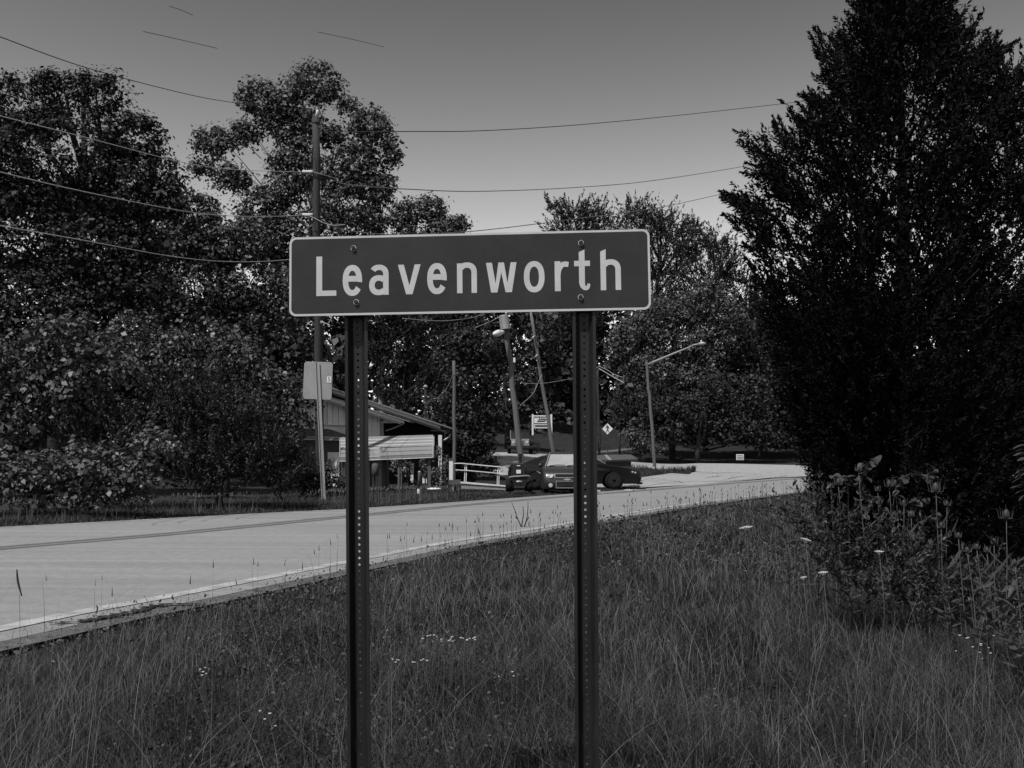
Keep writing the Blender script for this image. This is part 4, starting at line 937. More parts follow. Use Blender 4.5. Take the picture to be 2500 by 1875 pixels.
# bushes on the left verge
tree('leafy_shrub', 'tall shrub with big pale leaves at the left edge', 'shrub', 24.5, 110,
     [(60,880,110,90),(170,830,110,80),(130,960,140,90),(40,1030,100,90),(250,900,90,80),(-40,940,90,140)], 12, 36, .9, m='leaf', tr=.09, seed=17)
tree('leafy_shrub', 'shrub with bright upper leaves left of the road sign', 'shrub', 31.5, 560,
     [(540,840,55,45),(600,880,80,50),(500,900,90,60),(680,930,70,40),(440,850,70,50),(730,960,55,28),(650,990,60,50),(720,1020,60,60),(330,820,90,60),(380,900,90,60)], 9.5, 30, 1.0, m='leaf', tr=.09, seed=18)
tree('vine_thicket', 'low thicket of round vine leaves beside the road at far left', 'bushes', 22.3, 150,
     [(90,1160,110,70),(220,1140,100,70),(330,1160,80,60),(20,1200,80,60),(300,1210,90,40),(170,1215,110,40),(-60,1140,90,100),(380,1090,70,40)], 12, 34, 1.0, m='leaf', tr=.06, seed=19)
tree('feathery_bush', 'big dark feathery bush on the verge left of the road sign post', 'bush', 25.5, 540,
     [(500,960,110,70),(580,1010,100,90),(450,1050,110,80),(600,1110,110,80),(480,1150,110,70),(660,1080,60,80),(680,1170,60,50),(420,970,70,60)], 8, 40, 1.1, 'spiky', 'leafdull', tr=.10, seed=20)
tree('feathery_bush', 'smaller feathery bush left of the big dark one', 'bush', 24.8, 260,
     [(230,990,100,60),(150,1040,90,60),(320,1040,80,60),(250,1080,110,60)], 8, 36, 1.0, 'spiky', 'leaf', tr=.07, seed=21)
tree('leafy_shrub', 'shrub growing against the building behind the road sign post', 'shrub', 34, 740,
     [(720,1150,50,60),(760,1180,60,40),(700,1090,40,50),(820,1190,30,26),(800,1150,18,26)], 7.5, 24, 1.0, m='leafdull', tr=.05, seed=22)
for (bx, lb, lobes, sd) in ((975, 'climbing plant between the shelter posts', [(965,1140,16,22),(990,1150,22,26),(1000,1185,20,14)], 23),
                           (1040, 'bushy plant beside the right shelter post', [(1036,1150,12,26),(1038,1120,10,12)], 24),
                           (1072, 'climbing plant winding up the white porch post', [(1066,1160,18,26),(1072,1110,7,30),(1088,1150,14,40),(1075,1185,14,12)], 25)):
    tree('climbing_plant', lb, 'plant', 44.2, bx, lobes, 5.5, 13, 1.0, m='leaf', tr=.03, seed=sd)
# hidden depth: woods behind the tree line
def woods(px0, px1, Y0, Y1, top, label, seed):
    rng = np.random.default_rng(seed); L = []
    n = int((px1-px0)/55)
    for i in range(n):
        px = px0 + (px1-px0)*(i+.5)/n + rng.uniform(-20, 20); tp = top(px)
        for k in range(4):
            yy = tp + (1150-tp)*(k+.4)/4 + rng.uniform(-25, 25)
            L.append((px + rng.uniform(-30, 30), yy, rng.uniform(50, 80), rng.uniform(45, 75), rng.uniform(0, Y1-Y0)))
    V = crown(rng, L, Y0, 16, 40, 1.2); NLEAF[0] += len(V)//4
    o = link('woods', quad_mesh('woods', V, 'leafdull')); o['kind'] = 'stuff'; tag(o, label, 'woods')
woods(-150, 700, 52, 60, lambda x: 560 if x > 420 else 430, 'dark wood filling in behind the left trees', 31)
woods(-150, 860, 47, 51, lambda x: 840, 'dark low undergrowth behind the left roadside bushes', 34)
woods(1330, 2600, 112, 120, lambda x: 900, 'dark low undergrowth behind the far road on the right', 35)
woods(830, 1330, 100, 120, lambda x: 760, 'dark wood on the hill behind the building and leaning poles', 32)
woods(1330, 2600, 130, 140, lambda x: 760, 'dark wood closing the view behind the right hand trees', 33)

# ------------------------------------------------------------ the big juniper
def juniper():
    Y = 13.0; rng = np.random.default_rng(5); base = onground(2205, Y, -.1)
    t = thing('juniper_tree', 'huge dark juniper with pointed shoots filling the right side', 'tree', base)
    # crown outline: left and right edge at each height (photo rows)
    rows = [(-60,2090,2330),(20,2060,2355),(80,2035,2400),(150,2005,2500),(220,1995,2600),(280,1950,2680),(330,1855,2700),(400,1850,2720),(450,1785,2700),(520,1780,2720),(600,1795,2740),(700,1815,2760),(800,1840,2770),(900,1860,2770),(1000,1890,2750),(1080,1925,2740),(1150,1945,2720),(1220,1975,2700),(1330,2040,2700)]
    ry = np.array([r[0] for r in rows]); rl = np.array([r[1] for r in rows]); rr = np.array([r[2] for r in rows])
    k = Y/F; spr = []
    n = 6200
    py = np.where(rng.uniform(0, 1, n) < .35, rng.uniform(700, 1330, n), rng.uniform(-60, 1330, n)); a = rng.uniform(0, 2*math.pi, n); rad = rng.uniform(.12, 1.0, n)**.5
    # prominent pointed shoots on the outline
    extra = [(1990,65,-.7,1),(2040,90,-.1,1),(1960,240,-1,.3),(1955,235,-.6,.8),(1800,345,-1.2,.5),(1830,345,-.8,.8),(1900,320,-.6,1),(1850,365,-1,.8),(1810,420,-1.4,.1),(1770,470,-1.3,.6),(1790,475,-.9,.9),(1820,490,-.6,1),(1765,500,-1.4,.3),(1780,540,-1.3,.5),(1850,500,-.5,.9),(2425,90,.1,1),(2480,115,1.1,.5),(2440,130,.5,.9),(2365,60,.9,.8),(2120,40,-.5,1),(2090,20,-.6,.9),(1820,600,-1.2,.3),(1835,700,-1.2,.2),(2480,180,.9,.7),(2495,230,.8,.6),(1940,290,-.9,.8),(1870,420,-1,.6),(2300,30,.6,1),(2330,20,.5,1),(1905,460,-1,.7),(2180,-20,-.2,1),(2240,-30,.1,1),(2210,-50,0,1),(1890,300,-.4,1),(1985,130,-.8,.8),(2000,180,-.9,.7)]
    V = []
    def spray(c, ax, L, dense):
        """one plume: axis with side shoots, each clothed in scale-like needles"""
        m = dense; tt = rng.uniform(0, 1, m)
        side = unit(np.cross(rng.normal(size=(m, 3)), ax)); w = (1-tt)**.8*.30 + .02
        sd = unit(ax*.75 + side*.8); s_ = rng.uniform(0, 1, m)
        C = c + ax*(tt*L)[:, None] + sd*(w*L*s_)[:, None]
        C[:, 2] += .10*L*tt**2 - .0
        T = unit(sd + ax*.3 + rng.normal(size=(m, 3))*.28); Nn = unit(np.cross(T, rng.normal(size=(m, 3))))
        ln = rng.uniform(.04, .085, m); V.append(leaf_quads(C, Nn, T, ln, ln*.32, .1))
    cx0 = 2205
    for i in range(n):
        l = np.interp(py[i], ry, rl); r = np.interp(py[i], ry, rr); 
        side = l if math.cos(a[i]) < 0 else r
        ex_ = abs(side - cx0); x = cx0 + math.cos(a[i])*ex_*rad[i]*.93; dy = math.sin(a[i])*min(ex_, 470)*rad[i]*.85*k
        c = np.array(P(x, py[i], Y + dy)); up = .75 + .5*(1 - (py[i]+60)/1275)
        ax = np.array([math.cos(a[i])*.9, math.sin(a[i])*.9, up*.8]) + rng.normal(size=3)*.28; ax /= np.linalg.norm(ax)
        L = rng.uniform(.28, .55); spray(c - ax*L*.6, ax, L, 46)
    for (x, y, ax_, az_) in extra:
        for q in range(3):
            tip = np.array(P(x + rng.normal()*10, y + rng.normal()*10, Y + rng.normal()*.5)); ax = np.array([ax_, rng.normal()*.2, az_]) + rng.normal(size=3)*.1; ax /= np.linalg.norm(ax)
            L = rng.uniform(.42, .70); spray(tip - ax*L, ax, L, 150)
    fill = [(1900,430,60,60),(1870,560,70,60),(1900,700,70,80),(1930,860,70,80),(1970,300,60,60),(2200,120,110,120),(2200,280,150,130),(2370,300,110,120),(2480,260,90,130),(2520,420,100,160),(1960,480,80,70),(2300,200,100,100),(2440,420,120,140),(2050,420,100,110),(2190,450,190,130),(2190,650,240,150),(2200,850,260,150),(2210,1040,240,140),(2230,1200,210,110),(2450,600,180,200),(2480,900,200,220),(2450,1150,180,140),(2010,800,110,160),(2040,1000,90,130),(2070,1160,70,80),(1990,620,90,110),(2300,600,160,160),(2350,450,140,120),(2120,560,120,120),(2350,750,180,160)]
    V.append(crown(rng, fill, Y, 15, 60, 1.0, 'spiky'))
    V = np.concatenate(V) - np.array(base); NLEAF[0] += len(V)//4
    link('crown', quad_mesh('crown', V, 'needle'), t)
    tp = [P(2205, 1360, Y), P(2204, 900, Y), P(2203, 500, Y), P(2200, 200, Y), P(2200, -30, Y)]
    B().tube([p - base for p in tp], [.16, .12, .07, .035, .012], 10).build('trunk', 'barkdark', t, True)
    b = B()
    for i in range(40):
        y = rng.uniform(0, 1200); l = np.interp(y, ry, rl); r = np.interp(y, ry, rr); q = rng.uniform(0, 2*math.pi)
        e_x = (abs((l if math.cos(q) < 0 else r) - 2205))*.6; s0 = P(2204, y + 130, Y); e = P(2204 + math.cos(q)*e_x, y, Y + math.sin(q)*min(e_x, 400)*k)
        mid = s0.lerp(e, .55) - Vector((0, 0, .12)); b.tube([s0 - base, mid - base, e - base], [.035, .02, .006], 5)
    b.build('limbs', 'barkdark', t, True)
juniper()
# ------------------------------------------------------------ grass
def blades(rng, X, Yy, Z, h, w, bend, face=None, seg=2, az=None):
    n = len(X); az = rng.uniform(0, 2*math.pi, n) if az is None else az
    D = np.stack([np.cos(az), np.sin(az)], 1); S = np.stack([-D[:, 1], D[:, 0]], 1)
    fa = rng.uniform(-.9, .9, n)      # blades turn their flat side various ways
    S2 = np.stack([np.cos(fa), np.sin(fa)], 1)
    V = np.zeros((n, seg+1, 2, 3), np.float32)
    for i in range(seg+1):
        t = i/seg; r = bend*h*t**1.8; ww = w*.5*(1-.85*t)
        cz = Z + h*t*(1-.28*np.minimum(bend, 1.4)*t); cx = X + D[:, 0]*r; cy = Yy + D[:, 1]*r
        for j, s in ((0, -1), (1, 1)):
            V[:, i, j, 0] = cx + s*S2[:, 0]*ww; V[:, i, j, 1] = cy + s*S2[:, 1]*ww; V[:, i, j, 2] = cz
    idx = np.arange(n)[:, None]*(2*(seg+1))
    q = np.array([[2*i, 2*i+1, 2*i+3, 2*i+2] for i in range(seg)])
    Q = (idx[:, :, None] + q[None]).reshape(-1, 4)
    return V.reshape(-1, 3), Q
def merge_mesh(name, parts, m):
    V = np.concatenate([p[0] for p in parts]); o = 0; Qs = []
    for v, q in parts: Qs.append(q + o); o += len(v)
    Q = np.concatenate(Qs).astype(np.int32); me = bpy.data.meshes.new(name)
    me.vertices.add(len(V)); me.vertices.foreach_set('co', V.astype(np.float32).ravel())
    me.loops.add(Q.size); me.loops.foreach_set('vertex_index', Q.ravel())
    me.polygons.add(len(Q)); me.polygons.foreach_set('loop_start', np.arange(0, Q.size, 4, dtype=np.int32))
    me.materials.append(M[m]); me.update(calc_edges=True); return me
_gy = np.array([p.y for p in gn]); _gx = np.array([p.x for p in gn])
_fy = np.array([p.y for p in gf]); _fx = np.array([p.x for p in gf])
_hk = np.random.default_rng(3).normal(size=(12, 3))
def patch(x, y, f=1.0):
    s = 0
    for a, b, c in _hk: s = s + np.sin(a*x*f*1.3 + b*y*f*1.3 + c*3)
    return s/math.sqrt(6)/1.0
def sample_near(rng, n, y0, y1, p=1.0, edge=.30, pw=1.6):
    u = rng.uniform(0, 1, n); e = 2 - pw
    Yy = (y0**e + u*(y1**e - y0**e))**(1/e); X = rng.uniform(-.56, .56, n)*Yy
    xe = np.interp(Yy, _gy, _gx) + edge + .17*patch(X, Yy, 2.6)
    k = X > xe; return X[k], Yy[k], (X - np.interp(Yy, _gy, _gx))[k]
rng = np.random.default_rng(11); parts = []
X, Yy, de = sample_near(rng, 300000, 3.6, 45, edge=.50)
Z = terr(X, Yy) - .01; pn = patch(X, Yy, .8)
h = (.075 + .085*rng.uniform(0, 1, len(X)) + .05*np.clip(pn, -1, 1.5)) * np.clip(.15 + (de-.4)*.30, .15, 1.15) * np.where(Yy < 8, 1.15, 1.0)
w = np.maximum(.0038, .00066*Yy)*rng.uniform(.7, 1.4, len(X))
parts.append(blades(rng, X, Yy, Z, h, w, rng.uniform(.1, 1.3, len(X))))
n = 45000; Yy = rng.uniform(1.0, 30, n)**1.0; X = rng.uniform(.5, 1.25, n)*Yy + .25; h = rng.uniform(.09, .22, n)
parts.append(blades(rng, X, Yy, terr(X, Yy) - .01, h, np.maximum(.005, .0009*Yy), rng.uniform(.1, 1.2, n)))
X, Yy, de = sample_near(rng, 26000, 4, 40, edge=.3, pw=1.3); k = rng.uniform(0, 1, len(X)) < np.clip(1.4-de, 0, 1); X, Yy = X[k], Yy[k]
parts.append(blades(rng, X, Yy, terr(X, Yy), rng.uniform(.05, .16, len(X)), np.maximum(.005, .0006*Yy), rng.uniform(.2, 1.1, len(X))))
o = link('grass', merge_mesh('grass', parts, 'grassm')); o['kind'] = 'stuff'; tag(o, 'dark green grass covering the near bank around the sign posts', 'grass')
# small broad leaves low in the sward
X, Yy, de = sample_near(rng, 75000, 3.8, 30, edge=.7, pw=1.7); n = len(X); pn = patch(X + 40, Yy - 13, .9); k = pn > rng.normal(size=n)*.5; X, Yy = X[k], Yy[k]; n = len(X)
C = np.stack([X, Yy, terr(X, Yy) + rng.uniform(.04, .17, n)], 1); Nn = unit(rng.normal(size=(n, 3))*.6 + np.array([0, -.2, .8])); Tt = unit(np.cross(Nn, rng.normal(size=(n, 3))))
sz = np.maximum(.012, .0018*Yy)*rng.uniform(.7, 1.8, n)
o = link('clover', quad_mesh('clover', leaf_quads(C, Nn, Tt, sz*1.5, sz*.8, .2), 'grassm')); o['kind'] = 'stuff'; tag(o, 'small broad leaves scattered low among the near grass', 'ground cover')
# dry stems
parts = []; X, Yy, de = sample_near(rng, 30000, 3.1, 30, edge=.9, pw=1.6); k = patch(X*1.4+9, Yy*1.1, .6) > rng.normal(size=len(X))*.6 - .1; X, Yy, de = X[k], Yy[k], de[k]; n = len(X)
parts.append(blades(rng, X, Yy, terr(X, Yy), rng.uniform(.12, .32, n)*np.clip(.5+de*.25, .5, 1.15), np.maximum(.0032, .00045*Yy), rng.uniform(.1, 1.0, n)**1.5*1.1, seg=4))
X, Yy, de = sample_near(rng, 330, 2.7, 8, edge=.8, pw=1.5); n = len(X)
hh = rng.uniform(.40, .85, n); parts.append(blades(rng, X, Yy, terr(X, Yy), hh, np.full(n, .0030), rng.uniform(.05, 1.0, n), seg=7))
o = link('dry_grass', merge_mesh('dry_grass', parts, 'straw')); o['kind'] = 'stuff'; tag(o, 'pale dry stems standing and arching among the near grass', 'grass')
# seed heads standing along the rim of the bank against the road
parts = []; V = []
X, Yy, de = sample_near(rng, 5200, 7, 42, edge=.15, pw=.9); k = rng.uniform(0, 1, len(X)) < np.clip(1.25-de*.42, .02, 1)*np.clip((Yy-5)/16, .12, 1); X, Yy = X[k], Yy[k]; n = len(X)
Z = terr(X, Yy); h = rng.uniform(.24, .50, n); az = rng.uniform(0, 6.28, n)
parts.append(blades(rng, X, Yy, Z, h, np.maximum(.003, .0005*Yy), rng.uniform(0, .25, n), seg=2, az=az))
hd = rng.uniform(.05, .09, n)
parts.append(blades(rng, X + np.cos(az)*.0, Yy, Z + h*.93, hd, np.maximum(.011, .0011*Yy), rng.uniform(0, .3, n), seg=2, az=az))
o = link('seed_heads', merge_mesh('seed_heads', parts, 'seed')); o['kind'] = 'stuff'; tag(o, 'dark grass seed heads standing out against the bright road', 'grass')
# far verges
parts = []
def verge(n, d0, d1, y0, y1, hh, ww, pxmax=1600):
    t = rng.uniform(y0, y1, n); d = d0 + (d1-d0)*rng.uniform(0, 1, n)**1.3
    x = np.interp(t, _fy, _fx); nx, ny = -.86, .5
    X = x + nx*d; Yy = t + ny*d; ok = (np.abs(X/Yy) < .56) & ((X/Yy*F + 1250) < pxmax); X, Yy = X[ok], Yy[ok]; d = d[ok]; m = len(X)
    h = hh*rng.uniform(.4, 1.2, m)*np.clip(.3 + d*.5, .3, 1.3)
    parts.append(blades(rng, X, Yy, terr(X, Yy) - .01, h, np.full(m, ww)*rng.uniform(.7, 1.3, m), rng.uniform(.3, 1.5, m)))
verge(42000, .08, 4.5, 17.5, 33, .13, .016); verge(14000, .10, 1.6, 33, 44, .14, .022, 1560); verge(16000, 1.5, 7, 24, 36, .13, .02, 1250)
n = 5000; u = rng.uniform(0, 1, n); v = rng.uniform(0, 1, n)
A = np.array([(p.x, p.y) for p in isl_b]); C_ = np.array([(p.x, p.y) for p in isl_t]); ui = u*4; i0 = np.clip(ui.astype(int), 0, 3); f = (ui-i0)[:, None]
pa = A[i0]*(1-f) + A[i0+1]*f; pc = C_[i0]*(1-f) + C_[i0+1]*f; p = pa*(1-v[:, None]) + pc*v[:, None]
parts.append(blades(rng, p[:, 0], p[:, 1], terr(p[:, 0], p[:, 1]) + .03, rng.uniform(.1, .28, n)*np.where(v > .8, 1.9, 1), np.full(n, .035), rng.uniform(.1, .6, n)))
o = link('verge_grass', merge_mesh('verge_grass', parts, 'grassm')); o['kind'] = 'stuff'; tag(o, 'rough grass along the far side of the road and on the lamp island', 'grass')
parts = []; n = 420; t = rng.uniform(18, 31, n); d = rng.uniform(.8, 2.6, n); X = np.interp(t, _fy, _fx) - .86*d; Yy = t + .5*d
parts.append(blades(rng, X, Yy, terr(X, Yy), rng.uniform(.25, .55, n), np.full(n, .010), rng.uniform(0, .3, n))); az = rng.uniform(0, 6, n)
parts.append(blades(rng, X, Yy, terr(X, Yy)+.42, rng.uniform(.04, .08, n), np.full(n, .03), rng.uniform(0, .3, n)))
o = link('verge_weeds', merge_mesh('verge_weeds', parts, 'straw')); o['kind'] = 'stuff'; tag(o, 'tall seeding weeds along the far verge before the bushes', 'weeds')
# gravel crumbs on the near shoulder
n = 5000; t = rng.uniform(6.5, 20, n); d = .62*rng.uniform(0, 1, n)**.8; xe = np.interp(t, _gy, _gx); X = xe + .08 + d; Yy = t - d*.4
r_ = rng.uniform(.004, .014, n); C = np.stack([X, Yy, terr(X, Yy) + .018], 1)
Nn = unit(rng.normal(size=(n, 3)) + np.array([0, 0, 1])); Tt = unit(np.cross(Nn, rng.normal(size=(n, 3))))
V1 = leaf_quads(C, Nn, Tt, r_*2.4, r_*2, .5); V2 = leaf_quads(C - Nn*r_[:, None]*.3, -Nn, Tt, r_*2.4, r_*2, .3)
o = link('shoulder_gravel', quad_mesh('shoulder_gravel', np.concatenate([V1, V2]), 'gravel')); o['kind'] = 'stuff'; tag(o, 'loose gravel crumbs on the near road shoulder', 'gravel')

# ------------------------------------------------------------ single plants in front
def leafblade(L, Wd, m, curve=.35, k=5, name='leaf', fold=.18):
    V = []; 
    for i in range(k+1):
        t = i/k; w = Wd*math.sin(math.pi*min(.999, t*.92+.06))**.8*.5; x = L*t; z = L*curve*t*t
        V += [(x, -w, z + w*fold), (x, 0, z), (x, w, z + w*fold)]
    Fc = []
    for i in range(k): Fc += [(3*i, 3*i+3, 3*i+4, 3*i+1), (3*i+1, 3*i+4, 3*i+5, 3*i+2)]
    return mesh(name, V, Fc, m, True)
LB = leafblade(1, .16, 'weed', .30); HB = leafblade(1, .95, 'weed', -.15, 5, fold=.3); LL = leafblade(1, .28, 'weed', -.25)
def put(me, parent, loc, d, s, name='leaf', roll=0.0):
    o = link(name, me, parent); d = Vector(d).normalized(); q = d.to_track_quat('X', 'Z')
    o.matrix_local = Matrix.Translation(loc) @ q.to_matrix().to_4x4() @ Matrix.Rotation(roll, 4, 'X') @ Matrix.Scale(s, 4); return o
rt = random.Random(21)
def teasel(px, py, Y, label, hs=1.0, lean=0, leaves=3):
    base = onground(px + lean, Y, -.03); top = P(px, py, Y); t = thing('teasel', label, 'plant', base, group='teasel plants below the juniper')
    mid = base.lerp(top, .5) + Vector((rt.uniform(-.02, .02), 0, 0))
    pts = smooth_line([base - base, mid - base, top - base], 4); B().tube(pts, [.0058 - .003*i/(len(pts)-1) for i in range(len(pts))], 6).build('stem', 'weedstem', t, True)
    b = B(); tp = top - base
    b.lathe([(.006, 0), (.017*hs, .012), (.019*hs, .03*hs), (.012*hs, .052*hs), (.003, .06*hs)], tp, k=9); o = b.build('head', 'weed', t, True)
    b = B()
    for i in range(9):
        a = 2*math.pi*i/9 + rt.random(); r = .03*hs*rt.uniform(.8, 1.3)
        b.tube([tp, tp + Vector((math.cos(a)*r, math.sin(a)*r, .012)), tp + Vector((math.cos(a)*r*1.25, math.sin(a)*r*1.25, .065*hs*rt.uniform(.7, 1.3)))], [.003, .0022, .0008], 4)
    b.build('bracts', 'weedstem', t)
    for i in range(leaves):
        f = .28 + .5*i/max(1, leaves-1) if leaves > 1 else .6; f += rt.uniform(-.05, .05); p = pts[min(len(pts)-1, int(f*(len(pts)-1)))]; a = rt.uniform(-.6, .6)
        for s in (0, math.pi): put(LB, t, p, (math.cos(a+s), math.sin(a+s)*.7, rt.uniform(.35, .9)), rt.uniform(.13, .26)*(1.2-.6*f)*1.3, roll=rt.uniform(-.4, .4))
for (px, py, Y, lab, hs, ln, lv) in ((2285,1203,8.6,'tallest teasel with a long spiky head against the black shade',1.5,6,3), (2457,1268,8.2,'rightmost teasel with two stems at the right edge',1.4,-30,4),
     (2171,1190,9.0,'teasel standing straight among the round vine leaves',1.1,3,3), (2186,1186,9.3,'slimmer teasel just right of the straight one',1.0,2,2), (2047,1185,9.2,'left teasel of the group beside the lance leaved weeds',1.1,10,3),
     (2028,1193,9.5,'shortest teasel at the far left of the group',.9,4,2), (2070,1183,9.4,'teasel between the left one and the tall vine stem',.9,3,2), (2096,1152,9.1,'teasel whose stem forks under the vine leaves',.9,10,3),
     (2143,1200,9.6,'small teasel half hidden under vine leaves',.8,0,2), (2207,1235,8.8,'bent teasel with a slanting stem',.9,-14,3), (2225,1263,8.9,'low teasel with forked bracts in the middle of the group',.9,-8,2),
     (2298,1290,8.4,'low teasel right of the tallest one',.9,0,3), (2312,1236,8.7,'teasel with leaning leafy tip behind the tallest one',.8,-12,3), (2340,1314,8.1,'small teasel in the dark gap near the right',.8,3,2),
     (2362,1350,7.9,'low teasel in the dark gap with drooping leaves',.8,2,2), (2385,1342,8.0,'teasel in the dark gap nearest the right pair',.8,4,2), (2410,1350,8.0,'small teasel left of the rightmost pair',.8,4,2), (2427,1330,8.3,'teasel leaning toward the right edge',.9,-20,3), (2478,1380,7.8,'low teasel touching the right picture edge',.8,-6,3)):
    teasel(px, py, Y, lab, hs, ln, lv)
# climbing vine with round leaves
base = onground(2190, 9.3, -.03); vine = thing('vine', 'vine with rounded leaves climbing over the teasels', 'plant', base)
for path in ([(2130,1430),(2110,1300),(2100,1200),(2115,1140),(2135,1118)], [(2190,1430),(2180,1260),(2190,1190),(2215,1160),(2250,1160),(2275,1157)], [(2150,1430),(2140,1290),(2150,1220),(2120,1210),(2085,1170),(2040,1160)],
             [(2230,1430),(2215,1290),(2235,1225),(2265,1220)], [(2260,1430),(2240,1320),(2260,1270),(2290,1250)], [(2230,1440),(2240,1380),(2270,1330),(2290,1310)]):
    L = smooth_line([P(x, y, 9.3 + rt.uniform(-.1, .1)) - base for x, y in path], 7); B().tube(L, .003, 5).build('stem', 'weedstem', vine, True)
    for i in range(5, len(L)):
        for _ in range(2 if i > 9 else 1):
            if rt.random() < .85: put(HB, vine, L[i] + Vector((rt.uniform(-.03, .03), rt.uniform(-.06, .04), rt.uniform(-.03, .03))), (rt.uniform(-1, 1), rt.uniform(-1, .3), rt.uniform(-.7, .2)), rt.uniform(.05, .085), roll=rt.uniform(-.6, .6))
# lance leaved weeds
def lance(px, py, Y, label, n=14, s=.15):
    base = onground(px, Y, -.03); top = P(px + rt.uniform(-12, 12), py, Y); t = thing('leafy_weed', label, 'plant', base, group='lance leaved weeds on the bank')
    tp = top - base; B().tube([Vector(), tp*.5 + Vector((.01, 0, 0)), tp], [.006, .004, .002], 6).build('stem', 'weedstem', t, True)
    for i in range(n):
        f = .25 + .75*i/n; a = i*2.4; put(LL, t, tp*f, (math.cos(a), math.sin(a), .55 + .6*f), s*rt.uniform(.8, 1.3)*(1.15-.45*f), roll=rt.uniform(-.5, .5))
for px, py, Y, lb in ((1935,1178,10.5,'leftmost lance leaved weed against the bright road'), (1965,1160,10.2,'tall lance leaved weed beside the leftmost one'), (1988,1190,10,'lance leaved weed in the middle of the clump'), (2005,1175,9.8,'broad leafy weed before the juniper base'), (1955,1225,9.6,'low spreading weed at the front of the clump'),
    (1920,1240,9.6,'low weed at the left foot of the clump'), (2040,1230,9.0,'weed below the left teasels'), (2105,1290,8.6,'weed under the vine stems'), (2165,1310,8.4,'weed in the middle of the teasel bed'), (2235,1360,8.0,'weed in front of the tallest teasel'), (2300,1400,7.6,'weed at the right of the bed with upright leaves'), (2390,1420,7.2,'weed beneath the small teasels'),
    (2450,1430,7.0,'broad weed near the right edge'), (2480,1470,6.6,'weed at the bottom of the right edge clump'), (2060,1330,8.6,'weed at the left front of the teasel bed')):
    lance(px, py, Y, lb, 24, .125)
# matted undergrowth below them
lobes = [(1960,1260,60,40),(2030,1300,80,60),(2120,1330,90,70),(2220,1350,90,70),(2060,1380,80,50),(2160,1420,100,50),(2300,1420,80,60),(2400,1430,80,60),(2480,1440,70,70),(2250,1470,90,50),(2380,1500,90,50),(2480,1540,80,50),(2000,1230,40,36)]
V = crown(np.random.default_rng(77), lobes, 8.6, 11, 40, .9, 'spiky', depth=.6); o = link('undergrowth', quad_mesh('undergrowth', V, 'weed')); o['kind'] = 'stuff'; tag(o, 'matted leafy undergrowth under the teasels and vine', 'undergrowth')
# sapling whose toothed leaves hang in at the right edge
base = onground(2530, 7.5, -.03); sp = thing('sapling', 'sapling leaning in from the right edge with pointed leaves', 'plant', base)
L = smooth_line([P(2530, 1700, 7.5) - base, P(2535, 1400, 7.5) - base, P(2515, 1200, 7.5) - base, P(2505, 1080, 7.5) - base], 6); B().tube(L, [.012 - .0004*i for i in range(len(L))], 6).build('stem', 'weedstem', sp, True)
for y in range(1085, 1215, 11): put(LL, sp, P(2508 + rt.uniform(-4, 6), y, 7.5 + rt.uniform(-.05, .05)) - base, (-1, rt.uniform(-.6, .2), rt.uniform(-.5, .1)), rt.uniform(.09, .13), roll=rt.uniform(-.6, .6))
# white umbels
def umbel(px, py, Y, r, label, tilt=0.0):
    base = onground(px, Y, -.02); top = P(px, py, Y); t = thing('white_umbel', label, 'wildflower', base); tp = top - base
    B().tube([Vector(), tp*.6 + Vector((.01, 0, 0)), tp - Vector((0, 0, .02))], [.004, .003, .002], 5).build('stem', 'weedstem', t, True)
    b = B(); 
    for i in range(26):
        a = i*2.4; q = r*math.sqrt((i+.5)/26); c = tp + Vector((math.cos(a)*q, math.sin(a)*q*.9, (r-q)*.22 + math.cos(a)*q*tilt))
        b.lathe([(.002, -.002), (r*.17, 0), (r*.12, .004)], c, k=6)
        b.tube([tp - Vector((0, 0, .025)), c], .0009, 3, False)
    b.build('flower', 'petal', t)
for a in ((1822,1288,9.2,.060,'largest white umbel flower on the bank left of the teasels',.15), (1968,1318,8.0,.042,'curled white umbel near the leafy weeds',-.3), (2147,1347,7.6,.034,'small white umbel among the teasel stems',0), (2010,1398,7.2,.034,'white umbel low on the bank',.1), (1962,1410,7.0,.022,'thin white flower low on the bank beside the umbel',.2)):
    umbel(*a)
# fleabane clumps
def fleabane(px, py, Y, n, sp_, label):
    base = onground(px, Y, -.02); t = thing('small_wildflower', label, 'wildflower', base)
    for i in range(n):
        q = P(px + rt.gauss(0, sp_), py + rt.gauss(0, sp_*.55), Y + rt.uniform(-.1, .1)) - base
        B().tube([Vector((q.x*.3, q.y, 0)), Vector((q.x*.8, q.y, q.z*.6)), q], .0012, 4).build('stem', 'weedstem', t)
        b = B(); r = rt.uniform(.005, .0095); b.lathe([(.001, -.002), (r, 0), (r*.9, .003), (.002, .003)], q, k=9); b.build('flower', 'petal', t)
for a in ((1050,1558,6.3,7,12,'left cluster of tiny white flowers between the sign posts'), (1103,1562,6.3,8,12,'middle cluster of tiny white flowers between the sign posts'), (1148,1558,6.3,8,12,'right cluster of tiny white flowers between the sign posts'),
          (976,1614,5.9,5,8,'small white flower pair nearest the left sign post'), (1026,1612,5.9,5,8,'lower white flowers below the left cluster'), (1818,1855,4.9,8,18,'white flowers at the bottom edge right of the sign'),
          (2380,1570,6.0,12,30,'faint white flowers low at the right side'), (505,1640,5.6,5,14,'sparse white flowers in the grass left of the sign'), (655,1750,5.2,4,16,'few white specks of flowers near the bottom left'), (1240,1650,5.7,3,30,'scattered white flowers left of the right post')):
    fleabane(*a)
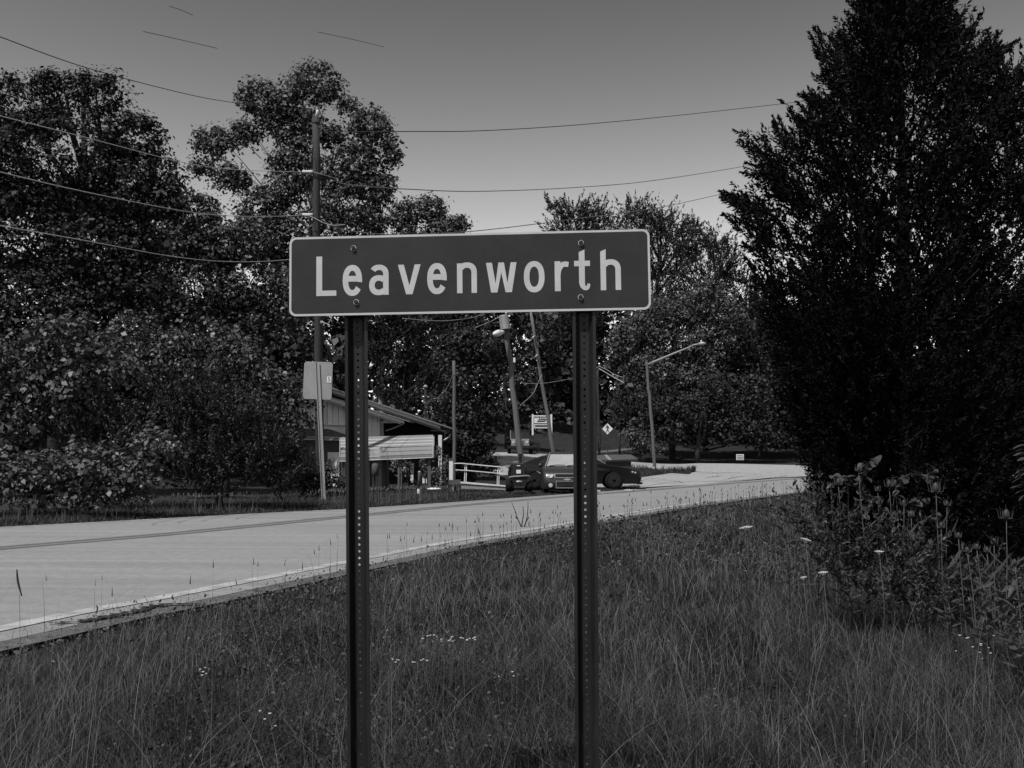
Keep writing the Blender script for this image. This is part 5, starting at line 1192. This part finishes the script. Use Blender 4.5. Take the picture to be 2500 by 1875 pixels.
# bare twiggy weed against the road
base = onground(1276, 19.5, -.02); tw = thing('bare_weed', 'bare forked weed stalk standing against the bright road', 'plant', base)
for path in ([(1276,1310),(1272,1285),(1262,1262),(1255,1240),(1249,1226)], [(1277,1310),(1281,1285),(1287,1262),(1289,1240),(1289,1224)], [(1275,1300),(1274,1280),(1278,1258),(1277,1236)], [(1279,1290),(1284,1275),(1291,1262)], [(1263,1266),(1258,1262)]):
    B().tube([P(x, y, 19.5) - base for x, y in path], [.014 - .0022*i for i in range(len(path))], 5).build('stem', 'seed', tw, True)
# solitary tall stems at the left
for (px, y0, y1, Y, lb) in ((41,1390,1452,5.2,'tall seed spike alone against the road at far left'), (235,1478,1492,7.0,'thin seed stalk right of the tall seed spike')):
    base = onground(px+12, Y, -.02) if px < 100 else onground(px, Y, -.02); t = thing('grass_stalk', lb, 'plant', base)
    B().tube([Vector(), (P(px+8, (y1+1700)/2, Y) - base) if px < 100 else (P(px+2, y1+60, Y)-base), P(px+7 if px < 100 else px, y1, Y) - base], .0012, 4).build('stem', 'straw', t)
    L = smooth_line([P(px+12 if px < 100 else px, y1+3, Y) - base, P(px+3, (y0+y1)/2, Y) - base, P(px, y0, Y) - base], 5); B().tube(L, [.0025 + .0028*math.sin(math.pi*(i+.5)/len(L)) for i in range(len(L))], 6).build('seed_spike', 'seed', t, True)
print('LEAVES', NLEAF[0], 'TRIS', sum(len(o.data.polygons)*2 for o in SC.objects if o.type == 'MESH'))

GR = {'power_line': 'overhead wires', 'wire_piece': 'short wire pieces in the sky', 'broadleaf_tree': 'broadleaf trees around the road', 'dark_evergreen': 'dark trees behind the building', 'pine_tree': 'pines beyond the far road',
      'leafy_shrub': 'leafy shrubs on the left verge', 'feathery_bush': 'feathery bushes on the left verge', 'climbing_plant': 'climbing plants at the shelter and porch', 'white_umbel': 'white umbel flowers on the bank',
      'small_wildflower': 'clusters of tiny white flowers in the grass', 'stone': 'pale stones by the parked cars', 'woods': 'dark woods closing the background', 'grass_stalk': 'tall seed stalks at the left'}
for o in SC.objects:
    if o.parent is None and 'group' not in o and o.name.split('.')[0] in GR: o['group'] = GR[o.name.split('.')[0]]
